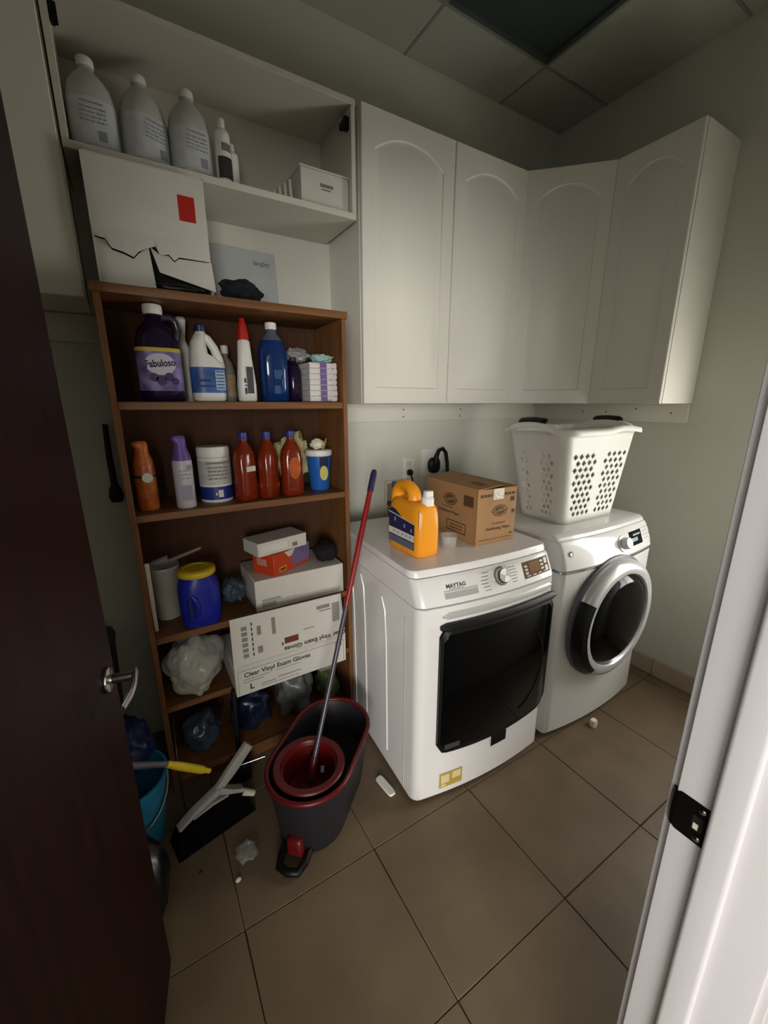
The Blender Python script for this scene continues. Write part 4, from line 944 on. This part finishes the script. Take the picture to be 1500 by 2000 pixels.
M().box(-.005, .1155, -.0606, .0606, .014, .0925).build('purple_panel', mat('purple_print','#7d6a92',.5,var=.3,scale=16), t, smooth=False)
M().box(-.1156,-.1148,-.02,.035,.040,.070).build('side_print', mat('pale_red_print','#c98e78',.5), t, smooth=False)
fb = frame((0,-.0607,0),(1,0,0),(0,0,1))
M().add([fb @ Vector(p) for p in ((-.05,.09,.0004),(.02,.09,.0004),(-.005,.062,.0004),(-.025,.062,.0004))], [(0,3,2,1)]).build('white_mark', paper_m, t, smooth=False)
prints([(-.085,-.040,.010,.032)], fb, mat('gold_box_print','#d8a03c',.5), t, name='count_print')
prints([(-.08,-.045,.015,.026)], frame((0,-.0613,0),(1,0,0),(0,0,1)), mat('brown_print','#6b2a14',.5), t, name='count_print')
t = thing('white_box', 'flat white box on top of the orange and purple box', 'box', (.475, 1.685, ZB2+.0932), rz=R(14))
M().box(-.118, .118, -.055, .07, 0, .058).build('carton', paper_m, t, bevel=.0015, seg=1)
M().box(-.105,.02,-.0556,-.0548,.014,.044).build('label', mat('cream_label','#dedad0',.6), t, smooth=False)
prints([(.045,.07,.010,.028)], frame((0,-.0554,0),(1,0,0),(0,0,1)), grey_m, t)
prints([(-.03,.05,.012,.036)], frame((.1184,0,0),(0,1,0),(0,0,1)), grey_m, t)
o = crumple((.688, 1.66, ZB2+.046), (.055, .06, .050), 4, .2, 4, 17, flat=ZB2+.0005).build('black_pouch', mat('black_felt','#0b0a0c',.9), ang=170); tag(o, 'black cloth pouch on the low white box', 'pouch')

# ------------------------------------------------------------------ shelf 4
Z = S4 + .0006
gv = thing('glove_carton', 'white exam glove carton jutting out of the fourth shelf with its flap up', 'carton', (.465, 1.65, Z))
gx0, gx1, gy0, gz = .220, .706, 1.500, .528
M().box(gx0, gx1, gy0, 1.80, Z, gz).build('body', paper_m, gv, bevel=.0015, seg=1)
M().add([(gx0,gy0,gz+.001),(gx1,gy0,gz+.001),(gx1-.016,gy0+.004,.742),(gx0+.002,gy0+.004,.748),(gx0,gy0+.004,gz+.001),(gx1,gy0+.004,gz+.001),(gx1-.016,gy0+.008,.742),(gx0+.002,gy0+.008,.748)], [(0,1,2,3),(4,7,6,5),(0,4,5,1),(1,5,6,2),(2,6,7,3),(3,7,4,0)]).build('raised_flap', paper_m, gv, smooth=False)
gf = frame((gx0, gy0, Z), (1,0,0), (0,0,1)); gu = frame((gx0, gy0-.0026, Z), (1,0,0), (0,.004,.22))
text('Clear Vinyl Exam Gloves', .028, dark_m, gv, gf @ Matrix.Translation((.175,.088,.0005)), bold=.0006)
text('L', .034, dark_m, gv, gf @ Matrix.Translation((.062,.030,.0005)), bold=.001)
text('Clear Vinyl Exam Gloves', .028, dark_m, gv, gu @ Matrix.Translation((.345,.152,.0010)) @ Matrix.Rotation(pi,4,'Z'), bold=.0006)
prints([(.010,.476,.110,.1115),(.010,.0112,.006,.110),(.474,.4755,.006,.110)], gf, dark_m, gv, name='border_print')
prints([(.03+.0,.14,.066,.070),(.03,.11,.054,.058),(.16,.27,.066,.069),(.10,.16,.024,.030),(.17,.27,.030,.036)] + lines(.10,.26,.016,1,.01,.004), gf, mat('light_print','#9c968d',.6), gv)
prints([(.02,.48,.132,.1335)], gu, mat('light_print','#9c968d',.6), gv, name='fold_line')
prints([(.040,.062,.165+.024*i,.182+.024*i) for i in range(6)] + [(.098,.118,.17,.20),(.10,.116,.25,.29),(.16,.175,.235,.31)], gu, mat('mid_print','#86817a',.6), gv)
prints([(.078,.083,.165+.022*i,.180+.022*i) for i in range(7)] + [(.196,.202,.172,.186)], gu, dark_m, gv)
prints([(.208,.268,.176,.204)], gu, mat('rust_patch','#6b3520',.7), gv, name='rust_brown_patch')
prints([(.355,.415,.290,.306),(.365,.42,.278,.283),(.29,.34,.215,.219)] , gu, mat('mid_print','#86817a',.6), gv)
prints([(.425,.460,.215+.009*i,.221+.009*i) for i in range(10)], gu, grey_m, gv, name='barcode')
prints([(.435,.465,.085,.108)], gf, grey_m, gv, name='recycling_mark')
o = crumple((.094, 1.625, Z+.134), (.118, .10, .1345), 5, .34, 2.8, 2, flat=Z+.0005, fine=.05, mid=.8).build('plastic_bag', clear_m, ang=170); tag(o, 'crinkled clear plastic bag bulging out of the fourth shelf', 'bag')
o2 = crumple((.085, 1.63, Z+.118), (.085, .075, .115), 5, .3, 3, 4, flat=Z+.0007, fine=.05, mid=.8).build('bag_filling', mat('cream_film','#b9b39e',.35,var=.25,scale=12,bump=.7,bscale=40), ang=170)
o2.parent = o; o2.matrix_parent_inverse.identity(); o2.location = o2.location - o.location

# ------------------------------------------------------------------ bottom shelf
Z = S5 + .0006
for n_, lab_, cc_, ss_, m_, sd in (
    ('plastic_bag', 'grey filled plastic bag on the bottom shelf under the glove carton', (.515,1.70,Z+.13), (.095,.09,.135), mat('dull_grey_bag','#6a6c6c',.35,var=.3,scale=10,bump=.6,bscale=20), 41),
    ('plastic_bag', 'small pale bag wedged above the green bag on the bottom shelf', (.655,1.655,Z+.245), (.045,.05,.040), mat('pale_bag','#97968f',.4,var=.2,scale=10,bump=.5,bscale=20), 42),
    ('green_bag', 'olive green bag on the bottom shelf behind the mop handle', (.690,1.70,Z+.10), (.065,.08,.102), mat('green_bag','#5c6b3a',.6,var=.2,scale=8), 43),
    ('plastic_bag', 'dark clear bag with a bluish sheen at the left of the bottom shelf', (.09,1.69,Z+.095), (.085,.08,.10), mat('dark_film','#3d4654',.2,var=.4,scale=14,bump=.8,bscale=25), 44),
    ('plastic_bag', 'dark blue bag in the middle of the bottom shelf', (.300,1.70,Z+.11), (.10,.08,.115), mat('dark_blue_film','#1f2a46',.25,var=.4,scale=10,bump=.8,bscale=22), 45)):
    o = crumple(cc_, ss_, 4, .35, 5, sd, flat=Z+.0004, fine=.1, mid=.9).build(n_, m_, ang=170); tag(o, lab_, 'bag')

# ------------------------------------------------------------------ mop and bucket
mb = thing('mop_bucket', 'charcoal oval mop bucket with a dark red rim and wringer basket', 'bucket', (.468, 1.243, 0), rz=R(43), local=True)
def stadium(L, W, z, n=14, ex=0):
    pts = []
    for i in range(n+1): a = R(-90+180*i/n); pts.append((L-W+W*cos(a), W*sin(a), z))
    for i in range(n+1): a = R(90+180*i/n); pts.append((-L+W+W*cos(a), W*sin(a), z))
    return pts
M().loft([stadium(.215,.115,.004), stadium(.222,.122,.012), stadium(.250,.147,.245), stadium(.256,.152,.265), stadium(.248,.144,.265), stadium(.240,.137,.245), stadium(.196,.102,.02)], True, True).build('body', charc_m, mb, local=True, ang=50)
M().tube(stadium(.255,.151,.268), .009, 10, closed=True).build('rim', red_m, mb, local=True, ang=60)
M().loft([stadium(.215,.118,.150), stadium(.2,.1,.151)], True, True).build('inside_shadow', gap_m, mb, local=True)  # black sheet stands in for the shade inside the bucket
wr = M().lathe([(.126,.272),(.130,.278),(.126,.283),(.104,.281),(.100,.272),(.082,.17),(.079,.165),(.095,.262),(.118,.272)], 40, c=(-.104,0), cap0=False, cap1=False).build('wringer', red_m, mb, local=True, ang=50)
ORG[wr.name] = Vector((0,0,0))
M().lathe([(.080,.168),(.06,.164),(.03,.172),(.002,.176)], 36, c=(-.100,0), cap0=False).build('wringer_plate', mat('red_dark','#640d12',.35), wr, local=True, ang=50)
for k in range(12):
    a = R(30*k); M().tube([(-.10+.0965*cos(a), .0965*sin(a), .26), (-.10+.0825*cos(a), .0825*sin(a), .18)], .003, 6).build('wringer_rib', mat('red_dark','#640d12',.35), wr, local=True)
M().add([(-.055,-.02,.272),(-.03,-.01,.272),(-.03,-.01,.276),(-.055,-.02,.276),(-.052,-.032,.272),(-.025,-.022,.272),(-.025,-.022,.276),(-.052,-.032,.276)], [(0,1,2,3),(4,7,6,5),(0,4,5,1),(3,2,6,7),(0,3,7,4),(1,5,6,2)]).xf(Matrix.Translation((0,0,-.08))).build('white_tag', paper_m, wr, local=True, smooth=False)
pd = M().tube([(-.200,-.042,.030),(-.255,-.045,.024),(-.290,-.034,.022),(-.298,0,.022),(-.290,.034,.022),(-.255,.045,.024),(-.200,.042,.030)], .014, 10).build('pedal', black_m, mb, local=True, ang=60)
M().se([(.03,.022,.03,4,-.228,0),(.085,.018,.028,4,-.232,0),(.095,.012,.02,3,-.23,0)], 20).build('pedal_latch', red_m, mb, local=True, ang=50)
mp_ = thing('mop', 'mop with a red and grey pole standing in the red wringer', 'mop', (.39, 1.175, .19))
p0, p1 = Vector((.405, 1.195, .20)), Vector((.878, 1.525, 1.27))
def along(t): return tuple(p0.lerp(p1, t))
M().tube([along(0), along(.52)], .0095, 14).build('lower_pole', mat('grey_pole','#5b5560',.35,.5), mp_)
M().tube([along(.52), along(.53), along(.925)], [.0095,.0115,.0115], 14).build('upper_pole', mat('red_pole','#8f1d1d',.3), mp_)
M().tube([along(.92), along(.985), along(1.0)], [.0135,.0135,.009], 14).build('grip', mat('indigo_grip','#2a2350',.45), mp_)
M().tube([along(-.01), along(.05)], [.02,.014], 12).build('socket', red_m, mp_)

# ------------------------------------------------------------------ broom, dustpan and what hides behind the door
br = thing('broom', 'broom with a wide black bristle head and pale grey bracket on the floor', 'broom', (.07, 1.36, 0), rz=R(12), local=True)
rg = []
for i in range(15):
    t = -1+2*i/14; k = 1-.0*t; hh = .10 - .018*t*t
    x = .135*t
    rg.append([(x*1.06, -.055, .0), (x*1.06, .045, .0), (x*.86, .030, hh), (x*.86, -.022, hh)])
M().loft(rg).build('bristles', mat('bristle_black','#08080c',.9,var=.5,scale=120,stretch=(6,1,.3),bump=.8,bscale=200,spec=.08), br, local=True)
pg_m = mat('pale_grey_plastic','#a8a4a0',.4)
def bar(pts, w_, d_, name):
    b = M(); P = [Vector(p) for p in pts]; rg = []
    for i, p in enumerate(P):
        t = (P[min(i+1,len(P)-1)]-P[max(i-1,0)]).normalized(); u = Vector((-t.z,0,t.x)); k = w_[i] if isinstance(w_,(list,tuple)) else w_
        rg.append([tuple(p+u*k+Vector((0,-d_,0))), tuple(p+u*k+Vector((0,d_,0))), tuple(p-u*k+Vector((0,d_,0))), tuple(p-u*k+Vector((0,-d_,0)))])
    return b.loft(rg).build(name, pg_m, br, local=True, bevel=.002)
bar([(-.120,-.004,.088),(-.06,-.006,.122),(.0,-.006,.142),(.03,-.006,.152)], [.006,.009,.011,.013], .016, 'bracket')
bar([(.03,-.006,.150),(.07,-.006,.118),(.115,-.004,.088)], [.013,.009,.008], .016, 'bracket')
bar([(-.07,-.004,.095),(.0,-.004,.108),(.06,-.004,.104)], [.004,.006,.004], .012, 'bracket')
bar([(.025,-.006,.152),(.085,.0,.195),(.165,.01,.255)], [.014,.020,.019], .010, 'bracket_arm')
M().tube([(.112,-.02,.085),(.150,-.03,.058)], [.014,.012], 12).build('bracket_tip', cream_m, br, local=True)
hp_ = thing('dustpan', 'black long-handled dustpan standing in front of the bottom shelf', 'dustpan', (.20, 1.50, 0))
M().tube([(.204,1.512,.06),(.208,1.522,.25),(.214,1.535,.42)], .0105, 12).build('pole', mat('blue_black','#12141f',.4), hp_)
M().box(.165, .245, 1.48, 1.545, .002, .085).build('hopper', black_m, hp_, bevel=.012)
M().tube([(.205,1.49,.088),(.30,1.47,.10)], .005, 10).build('wire_hook', chrome_m, hp_)
o = M().tube([(-.016,1.455,.002),(-.022,1.48,.13),(-.012,1.53,.40)], .0032, 8).build('wire_rod', chrome_m); tag(o, 'thin shiny metal rod leaning beside the broom head', 'rod')
# objects between the door and the bookcase
t = thing('blue_bucket', 'light blue plastic bucket behind the open door', 'bucket', (-.182, 1.445, 0)); c = (-.182, 1.445)
M().lathe([(.092,.002),(.096,.008),(.125,.265),(.132,.268),(.132,.282),(.124,.282),(.118,.26),(.09,.02)], 36, c=c).build('body', ltblue_m, t, ang=50)
M().tube([(-.182+.128*cos(R(a)), 1.445-.128*sin(R(a))*.9, .25-.12*max(0,sin(R(a)))) for a in range(0,181,12)], .004, 8).build('wire_handle', steel_m, t)
o = crumple((-.178, 1.445, .40), (.105, .105, .115), 4, .3, 6, 51, flat=.285).build('blue_bag', mat('navy_film','#0e1f52',.3,var=.3,scale=8,bump=.6,bscale=16), ang=170); tag(o, 'dark blue plastic bag heaped in the light blue bucket', 'bag')
t = thing('yellow_brush', 'grey-stemmed brush with a yellow handle poking past the door edge', 'brush', (-.2, 1.34, .33))
q0, q1, q2 = Vector((-.150, 1.255, .49)), Vector((-.047, 1.285, .415)), Vector((.075, 1.32, .287))
M().tube([q0, q1], [.012,.009], 12).build('stem', mat('grey_stem','#5a5a5e',.5), t)
M().tube([q1, q1.lerp(q2,.3), q1.lerp(q2,.8), q1.lerp(q2,.92), q2], [.010,.0135,.0135,.008,.009], 14).build('grip', yellow_m, t, ang=60)
M().se([(.455,.03,.022,3),(.50,.036,.026,3),(.512,.03,.02,3)], 24, c=(-.175,1.245)).build('brush_head', mat('grey_head','#4f5257',.6), t)
t = thing('grey_bin', 'tall dark grey bin in the corner behind the door', 'bin', (-.30, 1.83, 0))
M().se([(.002,.10,.10,5),(.01,.105,.105,5),(.60,.125,.125,5),(.615,.13,.13,5),(.615,.12,.12,5),(.58,.115,.115,5)], 36, c=(-.30,1.83)).build('body', mat('dim_grey_bin','#3c3f42',.5), t, ang=50)
M().se([(.617,.128,.128,5),(.632,.125,.125,5),(.64,.10,.10,4)], 36, c=(-.30,1.83)).build('lid', mat('dim_grey_lid','#484b4e',.5), t, ang=50)
o = crumple((-.165, 1.165, .13), (.088, .11, .15), 4, .14, 4, 61, flat=.0006).build('black_bag', mat('glossy_black_bag','#08090b',.3,var=.3,bump=.3,bscale=14), ang=170); tag(o, 'rounded black plastic bag on the floor beside the door edge', 'bag')
hg = thing('hanging_strap', 'black strap with a pouch hanging on the wall left of the bookcase', 'strap', (-.09, YB-.02, 1.16))
M().tube([(-.086,YB-.012,1.47),(-.090,YB-.014,1.35),(-.088,YB-.016,1.22)], [.010,.012,.013], 10).build('band', black_m, hg)
M().se([(1.16,.02,.014,2.4),(1.18,.026,.016,2.4),(1.21,.022,.014,2.4),(1.23,.013,.012,2.2)], 24, c=(-.088,YB-.018)).build('pouch', black_m, hg)
# bits on the floor
o = M().se([(.0004,.014,.05,5),(.006,.017,.054,5),(.012,.015,.05,5)], 32).xf(Matrix.Translation((.708,1.155,0)) @ Matrix.Rotation(R(6),4,'Z')).build('foam_strip', plast_m); tag(o, 'white rounded strip lying on the floor beside the washer', 'strip')
o = M().se([(.0004,.016,.014,3),(.02,.020,.016,3),(.036,.014,.012,3)], 24).xf(Matrix.Translation((1.765,.905,0))).build('foam_block', plast_m); tag(o, 'small white block on the floor in front of the dryer', 'block')
for k, (px_, py_, s_) in enumerate(((.105,1.115,.010),(.165,1.22,.007),(.0,1.205,.006))):
    o = crumple((px_, py_, s_*.5), (s_, s_*.8, s_*.6), 2, .3, 6, 70+k, flat=.0004).build('crumb', cream_m if k < 2 else dark_m, ang=170)
    tag(o, ('pale crumb of litter in front of the mop bucket', 'tiny pale crumb near the bucket pedal', 'dark speck of litter in front of the broom head')[k], 'litter')
o = crumple((.150, 1.185, .012), (.04, .04, .018), 3, .45, 8, 77, flat=.0005, fine=.05).build('plastic_scrap', mat('faint_film','#b5b5b0',.2,alpha=.3,bump=.5,bscale=20), ang=170); tag(o, 'scrap of clear plastic film on the floor by the bucket', 'plastic')
